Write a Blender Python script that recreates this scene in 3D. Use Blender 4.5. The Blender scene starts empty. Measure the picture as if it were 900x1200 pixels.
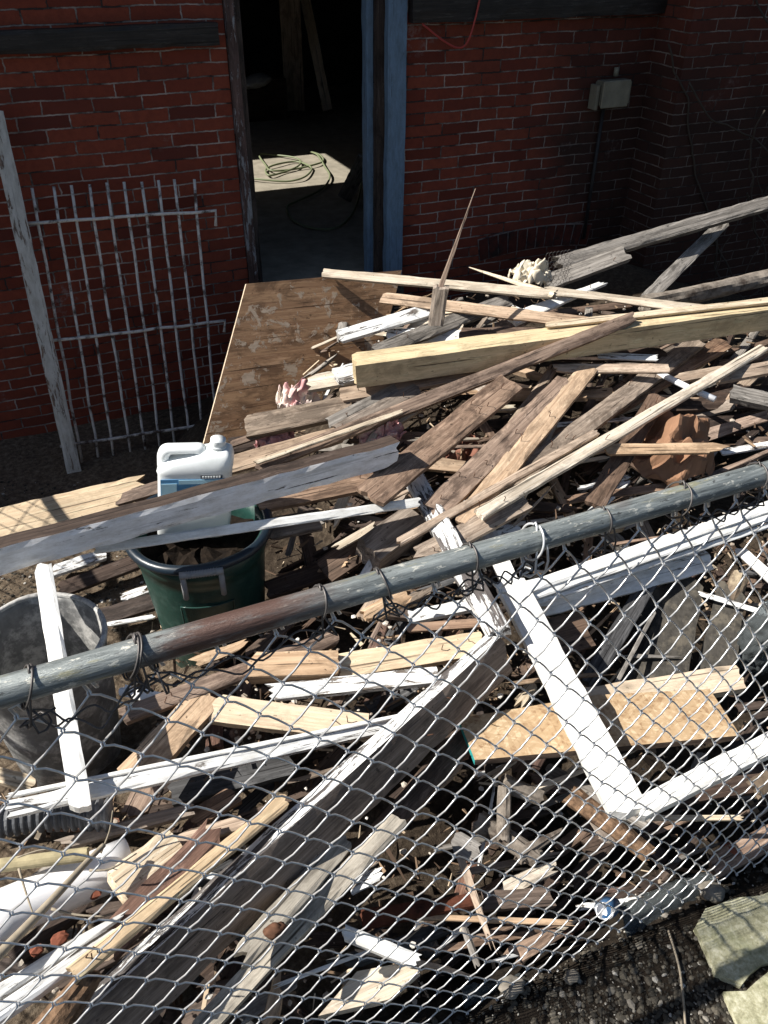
import bpy, bmesh, math, random
from mathutils import Vector, Matrix, noise, Quaternion
random.seed(7)
sc = bpy.context.scene
COL = sc.collection
R = math.radians

# ------------------------------------------------------------------ camera
CAM = Vector((0, 0, 2.2)); F = 950.0; PITCH = R(36.5); YAW = R(24.0); ROLL = R(0.5)
rh = Vector((math.cos(YAW), -math.sin(YAW), 0)); fh = Vector((math.sin(YAW), math.cos(YAW), 0))
FW = fh * math.cos(PITCH) - Vector((0, 0, 1)) * math.sin(PITCH)
U0 = rh.cross(FW)
RT = rh * math.cos(ROLL) + U0 * math.sin(ROLL)
UP = U0 * math.cos(ROLL) - rh * math.sin(ROLL)
cd = bpy.data.cameras.new('camera'); cam = bpy.data.objects.new('camera', cd); COL.objects.link(cam)
cd.sensor_fit = 'VERTICAL'; cd.sensor_height = 36; cd.lens = 36 * F / 1200; cd.clip_end = 2000; cd.clip_start = .02
M = Matrix((RT, UP, -FW)).transposed().to_4x4(); M.translation = CAM
cam.matrix_world = M
sc.camera = cam

# ------------------------------------------------------------------ light
SUN = Vector((-1, .30, 1.02)).normalized()
w = bpy.data.worlds.new('World'); sc.world = w; w.use_nodes = True
nt = w.node_tree; sky = nt.nodes.new('ShaderNodeTexSky'); sky.sky_type = 'NISHITA'; sky.sun_disc = False
sky.sun_elevation = math.asin(SUN.z); sky.sun_rotation = math.atan2(SUN.x, SUN.y)
nt.links.new(sky.outputs[0], nt.nodes['Background'].inputs[0]); nt.nodes['Background'].inputs[1].default_value = .051
ld = bpy.data.lights.new('sun', 'SUN'); ld.energy = 5.0; ld.angle = R(.4); ld.color = (1, .955, .88)
lo = bpy.data.objects.new('sun', ld); COL.objects.link(lo); lo.rotation_euler = (-SUN).to_track_quat('-Z', 'Y').to_euler(); lo.location = (-6, 2, 8)
sc.view_settings.view_transform = 'Standard'; sc.view_settings.look = 'None'; sc.view_settings.gamma = 1
sc.view_settings.exposure = .8
sc.view_settings.use_curve_mapping = False
sc.cycles.max_bounces = 6

# ------------------------------------------------------------------ geometry of the place, measured in the photograph
FENCE_Y, RAIL_Z, WALL_Y, NEAR_Z = .842, 1.385, 4.06, .15

def ray(px, py):
    return (RT * (px - 450) / F - UP * (py - 600) / F + FW)
def P(px, py, z=None, Y=None, plane=None):
    d = ray(px, py)
    if z is not None: t = (z - CAM.z) / d.z
    elif Y is not None: t = (Y - CAM.y) / d.y
    else: t = (plane[0] - CAM).dot(plane[1]) / d.dot(plane[1])
    return CAM + d * t
def proj(p):
    v = p - CAM; dz = max(v.dot(FW), .05)
    return 450 + F * v.dot(RT) / dz, 600 - F * v.dot(UP) / dz
def mesh_y(z):
    k = max(0., (RAIL_Z - z) / 1.235)
    return FENCE_Y - .17 * k ** 1.2

CTRL = [(0,620,.05),(60,560,.03),(100,600,.02),(200,690,.1),(150,740,.12),(0,950,.35),(0,1150,.45),(150,950,.40),(300,560,.52),(330,690,.28),
        (300,480,.5),(400,330,.7),(430,430,.72),(600,330,.78),(720,290,.8),(900,240,.85),(900,360,.74),(700,400,.74),(900,470,.6),(500,500,.68),(450,580,.6),
        (600,560,.6),(800,540,.5),(480,650,.45),(600,680,.48),(900,570,.5),(750,720,.26),(850,760,.25),(700,850,.36),(560,880,.34),
        (400,780,.45),(250,850,.42),(550,1000,.2),(680,1000,.2),(800,980,.18),(450,1090,.28),(300,1150,.38),(700,1080,.16),(150,1080,.45),
        (240,420,.1),(120,500,.02),(-200,600,.03),(-200,1100,.4),(1100,400,.7),(1100,700,.3),(1100,950,.15)]
def pz_exact(px, py):
    s = t = 0
    for x, y, z in CTRL:
        k = 1 / (((x - px) ** 2 + (y - py) ** 2) + 900) ** 1.6
        s += k * z; t += k
    return s / t
PZG = {}
def pz(px, py):
    gx, gy = px / 25, py / 25; i, j = math.floor(gx), math.floor(gy); u, v = gx - i, gy - j
    for k in ((i, j), (i + 1, j), (i, j + 1), (i + 1, j + 1)):
        if k not in PZG: PZG[k] = pz_exact(k[0] * 25, k[1] * 25)
    return (PZG[i, j] * (1 - u) + PZG[i + 1, j] * u) * (1 - v) + (PZG[i, j + 1] * (1 - u) + PZG[i + 1, j + 1] * u) * v
def PP(a, layer=0):
    z = a[2] if len(a) > 2 else pz(a[0], a[1]) + .03 * layer
    p = P(a[0], a[1], z=z)
    if p.z < RAIL_Z and p.y < mesh_y(p.z) + .035:      # keep behind the wire mesh
        lo_, hi = z - 1.0, z
        for _ in range(30):
            m = (lo_ + hi) / 2; q = P(a[0], a[1], z=m)
            if q.y < mesh_y(q.z) + .035: hi = m
            else: lo_ = m
        p = P(a[0], a[1], z=lo_)
    return p

# ------------------------------------------------------------------ material kit
class NT:
    def __init__(s, name):
        s.m = bpy.data.materials.new(name); s.m.use_nodes = True; s.t = s.m.node_tree
        s.b = s.t.nodes['Principled BSDF']
    def n(s, typ, ins=None, **kw):
        nd = s.t.nodes.new(typ)
        for k, v in kw.items(): setattr(nd, k, v)
        for k, v in (ins or {}).items(): s.set(nd.inputs[k], v)
        return nd
    def set(s, inp, v):
        if isinstance(v, bpy.types.NodeSocket): s.t.links.new(v, inp)
        elif isinstance(v, tuple) and len(v) == 3 and inp.type == 'RGBA': inp.default_value = (*v, 1)
        else: inp.default_value = v
    def coords(s, scale=(1, 1, 1), rand=True):
        tc = s.n('ShaderNodeTexCoord')
        mp = s.n('ShaderNodeMapping', {0: tc.outputs['Object'], 'Scale': scale})
        if rand:
            oi = s.n('ShaderNodeObjectInfo')
            v = s.n('ShaderNodeVectorMath', {0: oi.outputs['Random'], 1: (37., 61., 83.)}, operation='MULTIPLY')
            s.t.links.new(v.outputs[0], mp.inputs['Location'])
        return mp.outputs[0]
    def noise(s, vec, scale=1, detail=5, rough=.6, dist=0):
        return s.n('ShaderNodeTexNoise', {'Vector': vec, 'Scale': scale, 'Detail': detail, 'Roughness': rough, 'Distortion': dist}).outputs[0]
    def ramp(s, fac, stops):
        nd = s.n('ShaderNodeValToRGB', {0: fac}); el = nd.color_ramp.elements
        while len(el) < len(stops): el.new(.5)
        for e, (p, c) in zip(el, stops):
            e.position = p; e.color = (*c, 1) if isinstance(c, tuple) else (c, c, c, 1)
        return nd.outputs[0]
    def mix(s, fac, a, b, mode='MIX'):
        nd = s.n('ShaderNodeMix', data_type='RGBA', blend_type=mode)
        for i, v in ((0, fac), (6, a), (7, b)): s.set(nd.inputs[i], v)
        return nd.outputs[2]
    def math(s, op, a, b=0.):
        nd = s.n('ShaderNodeMath', operation=op); s.set(nd.inputs[0], a); s.set(nd.inputs[1], b); return nd.outputs[0]
    def bump(s, h, strength=.4, dist=.004):
        nd = s.n('ShaderNodeBump', {'Height': h, 'Strength': strength, 'Distance': dist})
        s.t.links.new(nd.outputs[0], s.b.inputs['Normal'])
    def out(s, col, rough=.8, metal=0., spec=.3):
        s.set(s.b.inputs['Base Color'], col); s.set(s.b.inputs['Roughness'], rough)
        s.b.inputs['Metallic'].default_value = metal; s.b.inputs['Specular IOR Level'].default_value = spec
        return s.m

def wood(name, light, dark, stain=.5, paint=None, amount=.5, rough=.8, jitter=.35, iso=False, sat=.62):
    k = NT(name)
    fine = k.noise(k.coords((4, 190, 190)), 1, 6, .7, .25)
    band = k.noise(k.coords((1.1, 34, 34)), 1, 5, .65, 1.6)
    g = k.math('ADD', k.math('MULTIPLY', fine, .5), k.math('MULTIPLY', band, .5))
    col = k.mix(k.ramp(g, [(.38, 0.), (.62, 1.)]), dark, light)
    # worn pale fibres and ground-in dirt
    pale = k.ramp(k.noise(k.coords((7, 70, 70)), 1, 7, .75, .4), [(.55, 0.), (.66, .55)])
    col = k.mix(pale, col, tuple(min(.75, c * 1.35 + .05) for c in light))
    blot = k.noise(k.coords((6, 15, 15)), 1, 8, .75, .5)
    col = k.mix(k.math('MULTIPLY', k.ramp(blot, [(.47, 0.), (.6, 1.)]), stain), col, tuple(c * .4 for c in dark))
    specks = k.ramp(k.noise(k.coords((45, 70, 70)), 1, 3, .6), [(.66, 0.), (.70, .75)])
    col = k.mix(specks, col, tuple(c * .3 for c in dark))
    # knots
    vo = k.n('ShaderNodeTexVoronoi', {'Vector': k.coords((3.2, 9, 9)), 'Scale': 1.})
    kn = k.ramp(vo.outputs['Distance'], [(.05, .9), (.10, .35), (.16, 0.)])
    col = k.mix(kn, col, tuple(c * .45 for c in dark))
    crack = k.ramp(k.noise(k.coords((1.8, 95, 95)), 1, 4, .55, .5), [(.33, 1.), (.37, 0.)])
    col = k.mix(k.math('MULTIPLY', crack, .85), col, tuple(c * .15 for c in dark))
    oi = k.n('ShaderNodeObjectInfo')
    hv = k.n('ShaderNodeHueSaturation', {'Color': col, 'Value': k.math('ADD', 1 - jitter / 2, k.math('MULTIPLY', oi.outputs['Random'], jitter)),
             'Saturation': k.math('ADD', sat, k.math('MULTIPLY', k.math('FRACT', k.math('MULTIPLY', oi.outputs['Random'], 17.3)), .3))})
    col = hv.outputs[0]
    h = k.math('SUBTRACT', g, k.math('MULTIPLY', crack, .4))
    if paint:
        pn = k.noise(k.coords((13, 13, 13) if iso else (9, 55, 55)), 1, 9, .74, .5)
        pn = k.math('ADD', k.math('MULTIPLY', pn, .7), k.math('MULTIPLY', k.noise(k.coords((2.5, 9, 9)), 1, 3, .6), .3))
        pn = k.math('SUBTRACT', pn, k.math('MULTIPLY', crack, .12))
        th = .5 - (amount - .5) * .42
        pm = k.ramp(pn, [(th - .006, 0.), (th + .006, 1.)])
        dirt = k.noise(k.coords((14, 40, 40)), 1, 7, .75)
        pc = k.mix(k.ramp(dirt, [(.40, .0), (.68, .75)]), paint, tuple(c * q for c, q in zip(paint, (.56, .53, .48))))
        pc = k.mix(k.math('MULTIPLY', k.ramp(k.noise(k.coords((3, 120, 120)), 1, 4, .6), [(.33, 1.), (.40, 0.)]), .5), pc, tuple(c * .4 for c in paint))
        col = k.mix(pm, col, pc)
        h = k.math('ADD', k.math('MULTIPLY', h, .35), k.math('MULTIPLY', pm, .8))
    k.bump(h, .7, .003)
    return k.out(col, rough)

WHITE = (.78, .79, .79)
W = dict(
    brown=wood('brown_wood', (.39, .245, .15), (.135, .072, .042), .75),
    tan=wood('tan_wood', (.56, .385, .23), (.31, .185, .095), .6),
    fresh=wood('fresh_pine', (.68, .51, .30), (.50, .335, .175), .35, jitter=.2),
    beam=wood('yellow_timber', (.64, .495, .27), (.47, .345, .165), .5, jitter=.1),
    dark=wood('dark_wood', (.085, .053, .037), (.03, .017, .012), .7),
    mid=wood('umber_wood', (.17, .105, .068), (.065, .037, .022), .7),
    grey=wood('grey_weathered_wood', (.34, .305, .265), (.11, .095, .08), .6),
    taupe=wood('taupe_wood', (.39, .30, .22), (.16, .11, .075), .65),
    pale=wood('pale_splintered_wood', (.72, .60, .43), (.40, .29, .17), .45),
    rot=wood('rotten_red_wood', (.24, .11, .06), (.07, .028, .017), .7),
    char=wood('charred_wood', (.12, .12, .125), (.012, .012, .013), .4),
    white=wood('white_painted_wood', (.26, .21, .17), (.10, .08, .06), .3, WHITE, .66, .6),
    clean=wood('clean_white_paint', (.5, .47, .42), (.3, .27, .23), .2, (.84, .84, .82), .98, .5, .1),
    peel=wood('peeling_white_paint', (.14, .12, .11), (.035, .03, .03), .3, WHITE, .56, .7),
    greypaint=wood('grey_flaking_paint', (.22, .19, .17), (.07, .06, .055), .4, (.82, .82, .835), .76, .7, .15),
    blue=wood('blue_painted_wood', (.05, .04, .04), (.02, .016, .016), .4, (.135, .215, .315), .82, .6, .1),
    redjamb=wood('maroon_painted_wood', (.12, .045, .03), (.05, .02, .015), .5, (.28, .29, .31), .40, .7, .1),
    blackwood=wood('black_stained_wood', (.035, .028, .025), (.012, .01, .009), .5, rough=.5),
    umber=wood('weathered_umber_wood', (.27, .20, .15), (.115, .08, .058), .6),
    silver=wood('silver_weathered_wood', (.50, .45, .365), (.24, .205, .16), .55),
    peelpost=wood('peeling_post_paint', (.20, .12, .075), (.08, .045, .03), .4, (.50, .49, .46), .62, .7),
    ply=wood('stained_plywood', (.46, .27, .135), (.27, .14, .068), .7, (.54, .42, .31), .40, .75, .05, True, .9),
)
def mat_plain(name, c, rough=.6, metal=0., var=.35, scale=18, bump=.25, spec=.3, dirt=None):
    k = NT(name); v = k.coords((scale,) * 3)
    n = k.noise(v, 1, 6, .65)
    col = k.mix(k.ramp(n, [(.3, 0.), (.75, 1.)]), tuple(x * (1 - var) for x in c), tuple(min(1, x * (1 + var * .4)) for x in c))
    if dirt:
        d = k.noise(k.coords((scale * .4,) * 3), 1, 7, .7)
        col = k.mix(k.ramp(d, [(.5, 0.), (.62, 1.)]), col, dirt)
    k.bump(n, bump, .004)
    return k.out(col, rough, metal, spec)
def mat_rail():
    k = NT('weathered_galvanised_pipe')
    n = k.noise(k.coords((5, 30, 30), False), 1, 7, .7); n2 = k.noise(k.coords((28, 60, 60), False), 1, 6, .7); n3 = k.noise(k.coords((2.4, 3, 3), False), 1, 3, .5)
    st = k.noise(k.coords((9, 120, 120), False), 1, 8, .75); st2 = k.noise(k.coords((30, 90, 90), False), 1, 6, .7)
    col = k.mix(k.ramp(st, [(.36, 0.), (.64, 1.)]), (.11, .125, .125), (.37, .40, .39))
    col = k.mix(k.ramp(st2, [(.58, 0.), (.60, 1.)]), col, (.62, .61, .54))
    col = k.mix(k.math('MULTIPLY', k.ramp(n, [(.56, 0.), (.62, 1.)]), k.ramp(st2, [(.4, 0.), (.5, .9)])), col, (.30, .29, .19))
    col = k.mix(k.ramp(st2, [(.34, .8), (.38, 0.)]), col, (.035, .035, .033))
    tc = k.n('ShaderNodeTexCoord'); sx = k.n('ShaderNodeSeparateXYZ', {0: tc.outputs['Object']})
    band = k.ramp(k.math('ADD', sx.outputs[0], k.math('MULTIPLY', n2, .12)), [(.05, 0.), (.13, 1.), (.26, 1.), (.4, 0.)])
    rust = k.math('MULTIPLY', band, k.ramp(n, [(.36, 0.), (.52, 1.)]))
    rust = k.math('MAXIMUM', rust, k.ramp(n3, [(.66, 0.), (.7, .7)]))
    col = k.mix(rust, col, (.12, .07, .055))
    k.bump(k.math('ADD', st, st2), .7, .0025)
    return k.out(col, .45, .3, .6)
def mat_brick():
    k = NT('old_red_brick'); tc = k.n('ShaderNodeTexCoord'); s = k.n('ShaderNodeSeparateXYZ', {0: tc.outputs['Object']})
    wob = k.noise(tc.outputs['Object'], 3, 4, .6)
    rag = k.math('SUBTRACT', k.noise(k.coords((55,) * 3, False), 1, 3, .6), .5)
    u = k.math('ADD', k.math('SUBTRACT', s.outputs[0], s.outputs[1]), k.math('MULTIPLY', rag, .012))
    vz = k.math('ADD', k.math('ADD', s.outputs[2], k.math('MULTIPLY', wob, .02)), k.math('MULTIPLY', rag, .007))
    vec = k.n('ShaderNodeCombineXYZ', {0: k.math('ADD', u, k.math('MULTIPLY', wob, .03)), 1: vz}).outputs[0]
    br = k.n('ShaderNodeTexBrick', {'Vector': vec, 'Color1': (.0, .0, .0), 'Color2': (1., 1., 1.), 'Mortar': (.5, .5, .5), 'Scale': 1.,
             'Mortar Size': .0036, 'Mortar Smooth': .25, 'Bias': 0., 'Brick Width': .214, 'Row Height': .0555}, offset=.5)
    per = br.outputs[0]; mort = br.outputs[1]
    n = k.noise(k.coords((30,) * 3, False), 1, 7, .7); big = k.noise(k.coords((1.6,) * 3, False), 1, 5, .6); med = k.noise(k.coords((7,) * 3, False), 1, 5, .6)
    bc = k.ramp(per, [(0., (.11, .026, .017)), (.25, (.175, .041, .025)), (.85, (.22, .055, .032)), (1., (.10, .028, .021))])
    bc = k.mix(k.math('MULTIPLY', k.ramp(n, [(.4, 0.), (.7, 1.)]), .5), bc, (.10, .028, .02))
    mc = k.mix(k.ramp(med, [(.40, 0.), (.60, 1.)]), (.04, .032, .03), (.36, .30, .27))
    col = k.mix(mort, bc, mc)
    # soot stain low on the right, round the pilaster, and pale salts near the foot
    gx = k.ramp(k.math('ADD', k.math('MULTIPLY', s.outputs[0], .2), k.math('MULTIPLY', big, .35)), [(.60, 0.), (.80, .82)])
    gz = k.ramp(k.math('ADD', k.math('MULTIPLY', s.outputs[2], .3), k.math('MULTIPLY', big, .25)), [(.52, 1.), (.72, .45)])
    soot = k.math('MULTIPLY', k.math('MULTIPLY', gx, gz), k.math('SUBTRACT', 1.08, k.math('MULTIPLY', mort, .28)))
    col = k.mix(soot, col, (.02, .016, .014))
    salt = k.math('MULTIPLY', k.ramp(big, [(.62, 0.), (.72, .5)]), k.ramp(n, [(.5, 0.), (.6, 1.)]))
    col = k.mix(salt, col, (.38, .33, .32))
    h = k.math('SUBTRACT', k.math('MULTIPLY', n, .3), mort)
    k.bump(h, 1., .012)
    return k.out(col, .9, 0, .15)
def mat_soil():
    k = NT('dusty_soil'); n = k.noise(k.coords((40,) * 3, False), 1, 8, .75); b = k.noise(k.coords((3,) * 3, False), 1, 5, .6)
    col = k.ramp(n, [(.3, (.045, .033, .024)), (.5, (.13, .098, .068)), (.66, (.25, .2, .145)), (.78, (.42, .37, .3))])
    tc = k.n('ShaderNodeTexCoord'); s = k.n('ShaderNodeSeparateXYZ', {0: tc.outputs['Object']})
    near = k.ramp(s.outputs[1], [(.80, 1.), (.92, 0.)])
    col = k.mix(k.math('MULTIPLY', near, .75), col, k.ramp(n, [(.35, (.008, .0075, .006)), (.6, (.03, .027, .021)), (.75, (.11, .1, .08))]))  # near side of the fence: shade on the dirt put into the colour
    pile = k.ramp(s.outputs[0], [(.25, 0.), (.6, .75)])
    col = k.mix(k.math('MULTIPLY', pile, k.ramp(b, [(.3, 1.), (.8, .7)])), col, k.ramp(n, [(.35, (.007, .005, .004)), (.7, (.026, .018, .013))]))  # under the heap the shade of the gaps is painted into the soil
    k.bump(n, .9, .02)
    return k.out(col, .95, 0, .15)
def mat_osb():
    k = NT('strand_board'); c0 = k.coords((1, 1, 1)); acc = None
    for rot in (.35, 1.45, -.7):
        q = k.n('ShaderNodeMapping', {0: c0, 'Rotation': (0, 0, rot)}).outputs[0]; q = k.n('ShaderNodeMapping', {0: q, 'Scale': (26, 120, 9)}).outputs[0]
        v = k.n('ShaderNodeSeparateColor', {0: k.n('ShaderNodeTexVoronoi', {'Vector': q, 'Scale': 1.}).outputs['Color']}).outputs[0]
        acc = v if acc is None else k.math('ADD', acc, v)
    m = k.math('MULTIPLY', acc, .3333)
    col = k.ramp(m, [(.16, (.27, .165, .09)), (.36, (.39, .27, .155)), (.64, (.44, .315, .19)), (.84, (.56, .43, .28))])
    k.bump(m, .4, .002)
    return k.out(col, .7)
def mat_slab():
    k = NT('mossy_concrete'); n = k.noise(k.coords((45,) * 3), 1, 8, .75); b = k.noise(k.coords((7,) * 3), 1, 6, .65)
    col = k.ramp(n, [(.28, (.13, .125, .075)), (.48, (.36, .345, .225)), (.68, (.62, .60, .46))])
    col = k.mix(k.math('MULTIPLY', k.ramp(b, [(.5, 0.), (.68, 1.)]), .55), col, (.15, .17, .075))
    k.bump(n, .7, .006); return k.out(col, .9, 0, .2)
def mat_glassy(name, c, alpha_t=.6, rough=.25):
    k = NT(name); k.b.inputs['Transmission Weight'].default_value = alpha_t; k.b.inputs['IOR'].default_value = 1.1
    n = k.noise(k.coords((25,) * 3), 1, 5, .7); k.bump(n, .6, .01)
    return k.out(c, rough, 0, .6)
MT = dict(
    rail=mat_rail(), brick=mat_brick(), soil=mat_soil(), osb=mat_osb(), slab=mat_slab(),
    wire=mat_plain('galvanised_wire', (.66, .66, .66), .30, .55, .15, 60, .1, .5),
    tie=mat_plain('dark_tie_wire', (.13, .12, .115), .5, .6, .4, 60, .1, .5),
    tie_bright=mat_plain('bright_tie_wire', (.7, .71, .72), .4, .4, .2, 60, .1, .5),
    iron=mat_plain('flaking_white_iron', (.62, .59, .55), .7, 0, .3, 40, .3, .3, dirt=(.07, .045, .035)),
    can=mat_plain('dark_green_plastic', (.014, .052, .043), .38, 0, .3, 60, .12, .5, dirt=(.03, .07, .06)),
    rim=mat_plain('blue_black_plastic', (.012, .022, .034), .35, 0, .3, 20, .1, .5),
    handle=mat_plain('grey_plastic', (.27, .275, .285), .5, 0, .2, 30, .1, .4),
    jug=mat_plain('white_jug_plastic', (.80, .83, .83), .35, 0, .06, 12, .05, .5, dirt=(.70, .73, .72)),
    label=mat_plain('blue_jug_label', (.10, .28, .50), .4, 0, .3, 10, .0, .4),
    label_pale=mat_plain('pale_blue_label', (.36, .58, .70), .4, 0, .2, 10, .0, .4),
    label_ink=mat_plain('dark_label_ink', (.05, .06, .07), .5, 0, .2, 10, .0, .3),
    hole=mat_plain('dark_hollow', (.02, .02, .02), .9, 0, .2, 10, 0, .1),
    bucket=mat_plain('mortar_crusted_bucket', (.22, .22, .215), .75, 0, .4, 34, .5, .3, dirt=(.46, .45, .43)),
    pvc=mat_plain('white_plastic_pipe', (.82, .82, .83), .3, 0, .05, 8, .05, .5),
    corr=mat_plain('black_corrugated_plastic', (.10, .105, .115), .55, 0, .4, 20, .2, .4, dirt=(.26, .26, .26)),
    paper=mat_plain('brown_paper', (.27, .15, .09), .85, 0, .3, 9, .3, .2),
    cloth=mat_plain('cream_cloth', (.74, .66, .52), .9, 0, .15, 12, .3, .2),
    pink=mat_plain('pink_cloth', (.62, .34, .34), .9, 0, .15, 14, .3, .2, dirt=(.72, .66, .58)),
    bark=mat_plain('rough_bark', (.17, .13, .095), .95, 0, .6, 22, 1., .1, dirt=(.33, .27, .19)),
    greylog=mat_plain('grey_driftwood', (.26, .225, .19), .95, 0, .55, 25, 1., .1, dirt=(.07, .055, .045)),
    barkred=mat_plain('russet_bark', (.23, .145, .09), .95, 0, .6, 60, 1., .1, dirt=(.06, .038, .026)),
    rust=mat_plain('rusty_iron', (.13, .065, .04), .85, .2, .5, 30, .5, .2),
    stone=mat_plain('dark_stone', (.06, .055, .048), .9, 0, .5, 45, 1., .2, dirt=(.10, .088, .07)),
    paleedge=mat_plain('pale_broken_stone', (.36, .32, .23), .95, 0, .6, 60, 1., .1, dirt=(.10, .09, .07)),
    pebble=mat_plain('mixed_gravel', (.24, .215, .18), .9, 0, .6, 25, .3, .2),
    brickbit=mat_plain('broken_red_brick', (.22, .075, .045), .9, 0, .4, 20, .5, .2),
    room=mat_plain('dark_interior', (.055, .05, .045), .9, 0, .4, 4, .2, .1),  # one even dark colour for the room walls and roof
    floor=mat_plain('dusty_concrete_floor', (.31, .28, .225), .95, 0, .35, 9, .3, .1),
    cord=mat_plain('pale_green_cord', (.17, .195, .11), .5, 0, .1, 10, 0, .4),
    redwire=mat_plain('red_wire', (.36, .05, .04), .5, 0, .1, 10, 0, .3),
    metalbox=mat_plain('putty_grey_metal', (.20, .19, .145), .6, .1, .35, 14, .1, .3),
    vine=mat_plain('dead_vine_stem', (.06, .05, .042), .9, 0, .3, 20, .3, .1),
    twig=mat_plain('dry_twig', (.34, .29, .22), .9, 0, .35, 30, .3, .1),
    canmetal=mat_plain('dented_aluminium', (.62, .63, .65), .3, .8, .2, 10, .1, .5),
    canblue=mat_plain('blue_can_print', (.05, .13, .27), .45, .2, .4, 30, .05, .4, dirt=(.35, .38, .42)),
    sheet=mat_glassy('clear_plastic_sheet', (.26, .29, .30), .8, .2),
    chip=mat_plain('wood_chips', (.24, .16, .10), .9, 0, .6, 8, .2, .1),
    teal=mat_plain('teal_edge_sealer', (.03, .30, .29), .6, 0, .15, 20, .05, .3),
    tar=mat_plain('black_rubber', (.02, .02, .022), .6, 0, .3, 20, .2, .3),
)

# ------------------------------------------------------------------ object helpers
def link(name, me, mat, parent=None):
    o = bpy.data.objects.new(name, me); COL.objects.link(o)
    if mat is not None: me.materials.append(mat)
    if parent is not None:
        o.parent = parent
        o.matrix_parent_inverse = parent.matrix_basis.inverted()
    return o
def tag(o, label=None, cat=None, group=None, kind=None):
    if label: o['label'] = label
    if cat: o['category'] = cat
    if group: o['group'] = group
    if kind: o['kind'] = kind
    return o
def empty(name, loc, label, cat, group=None):
    o = bpy.data.objects.new(name, None); COL.objects.link(o); o.location = loc; o.empty_display_size = .05
    return tag(o, label, cat, group)
def mesh_of(bm, name, smooth=False):
    bmesh.ops.recalc_face_normals(bm, faces=bm.faces)
    me = bpy.data.meshes.new(name); bm.to_mesh(me); bm.free()
    if smooth:
        for f in me.polygons: f.use_smooth = True
    return me
def add_box(bm, lo_, hi):
    c = [(Vector(lo_) + Vector(hi)) / 2, Vector(hi) - Vector(lo_)]
    r = bmesh.ops.create_cube(bm, size=1)
    for v in r['verts']: v.co = Vector((v.co.x * c[1].x, v.co.y * c[1].y, v.co.z * c[1].z)) + c[0]
    return r['verts']
def add_tube(bm, pts, r, n=6, closed=False, cap=True, taper=None):
    pts = [Vector(p) for p in pts]; rings = []; up = None
    N = len(pts)
    for i, p in enumerate(pts):
        a = pts[(i - 1) % N] if (closed or i > 0) else p; b = pts[(i + 1) % N] if (closed or i < N - 1) else p
        t = (b - a).normalized()
        if up is None:
            up = t.orthogonal().normalized()
        up = (up - t * up.dot(t))
        up = up.normalized() if up.length > 1e-6 else t.orthogonal().normalized()
        s = t.cross(up)
        rr = r if taper is None else r * (taper[0] + (taper[1] - taper[0]) * i / max(1, N - 1))
        rings.append([bm.verts.new(p + (up * math.cos(q) + s * math.sin(q)) * rr) for q in [2 * math.pi * j / n for j in range(n)]])
    for i in range(N if closed else N - 1):
        A, B = rings[i], rings[(i + 1) % N]
        for j in range(n):
            bm.faces.new((A[j], A[(j + 1) % n], B[(j + 1) % n], B[j]))
    if cap and not closed:
        bm.faces.new(rings[0]); bm.faces.new(rings[-1])
def spline(pts, k=6):
    pts = [Vector(p) for p in pts]; out = []
    for i in range(len(pts) - 1):
        p0 = pts[max(0, i - 1)]; p1 = pts[i]; p2 = pts[i + 1]; p3 = pts[min(len(pts) - 1, i + 2)]
        for j in range(k):
            t = j / k
            out.append(.5 * ((2 * p1) + (p2 - p0) * t + (2 * p0 - 5 * p1 + 4 * p2 - p3) * t * t + (3 * p1 - p0 - 3 * p2 + p3) * t ** 3))
    out.append(pts[-1]); return out
def tube(name, pts, r, mat, parent=None, n=6, **kw):
    bm = bmesh.new(); add_tube(bm, pts, r, n, **kw)
    return link(name, mesh_of(bm, name, True), mat, parent)

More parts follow.
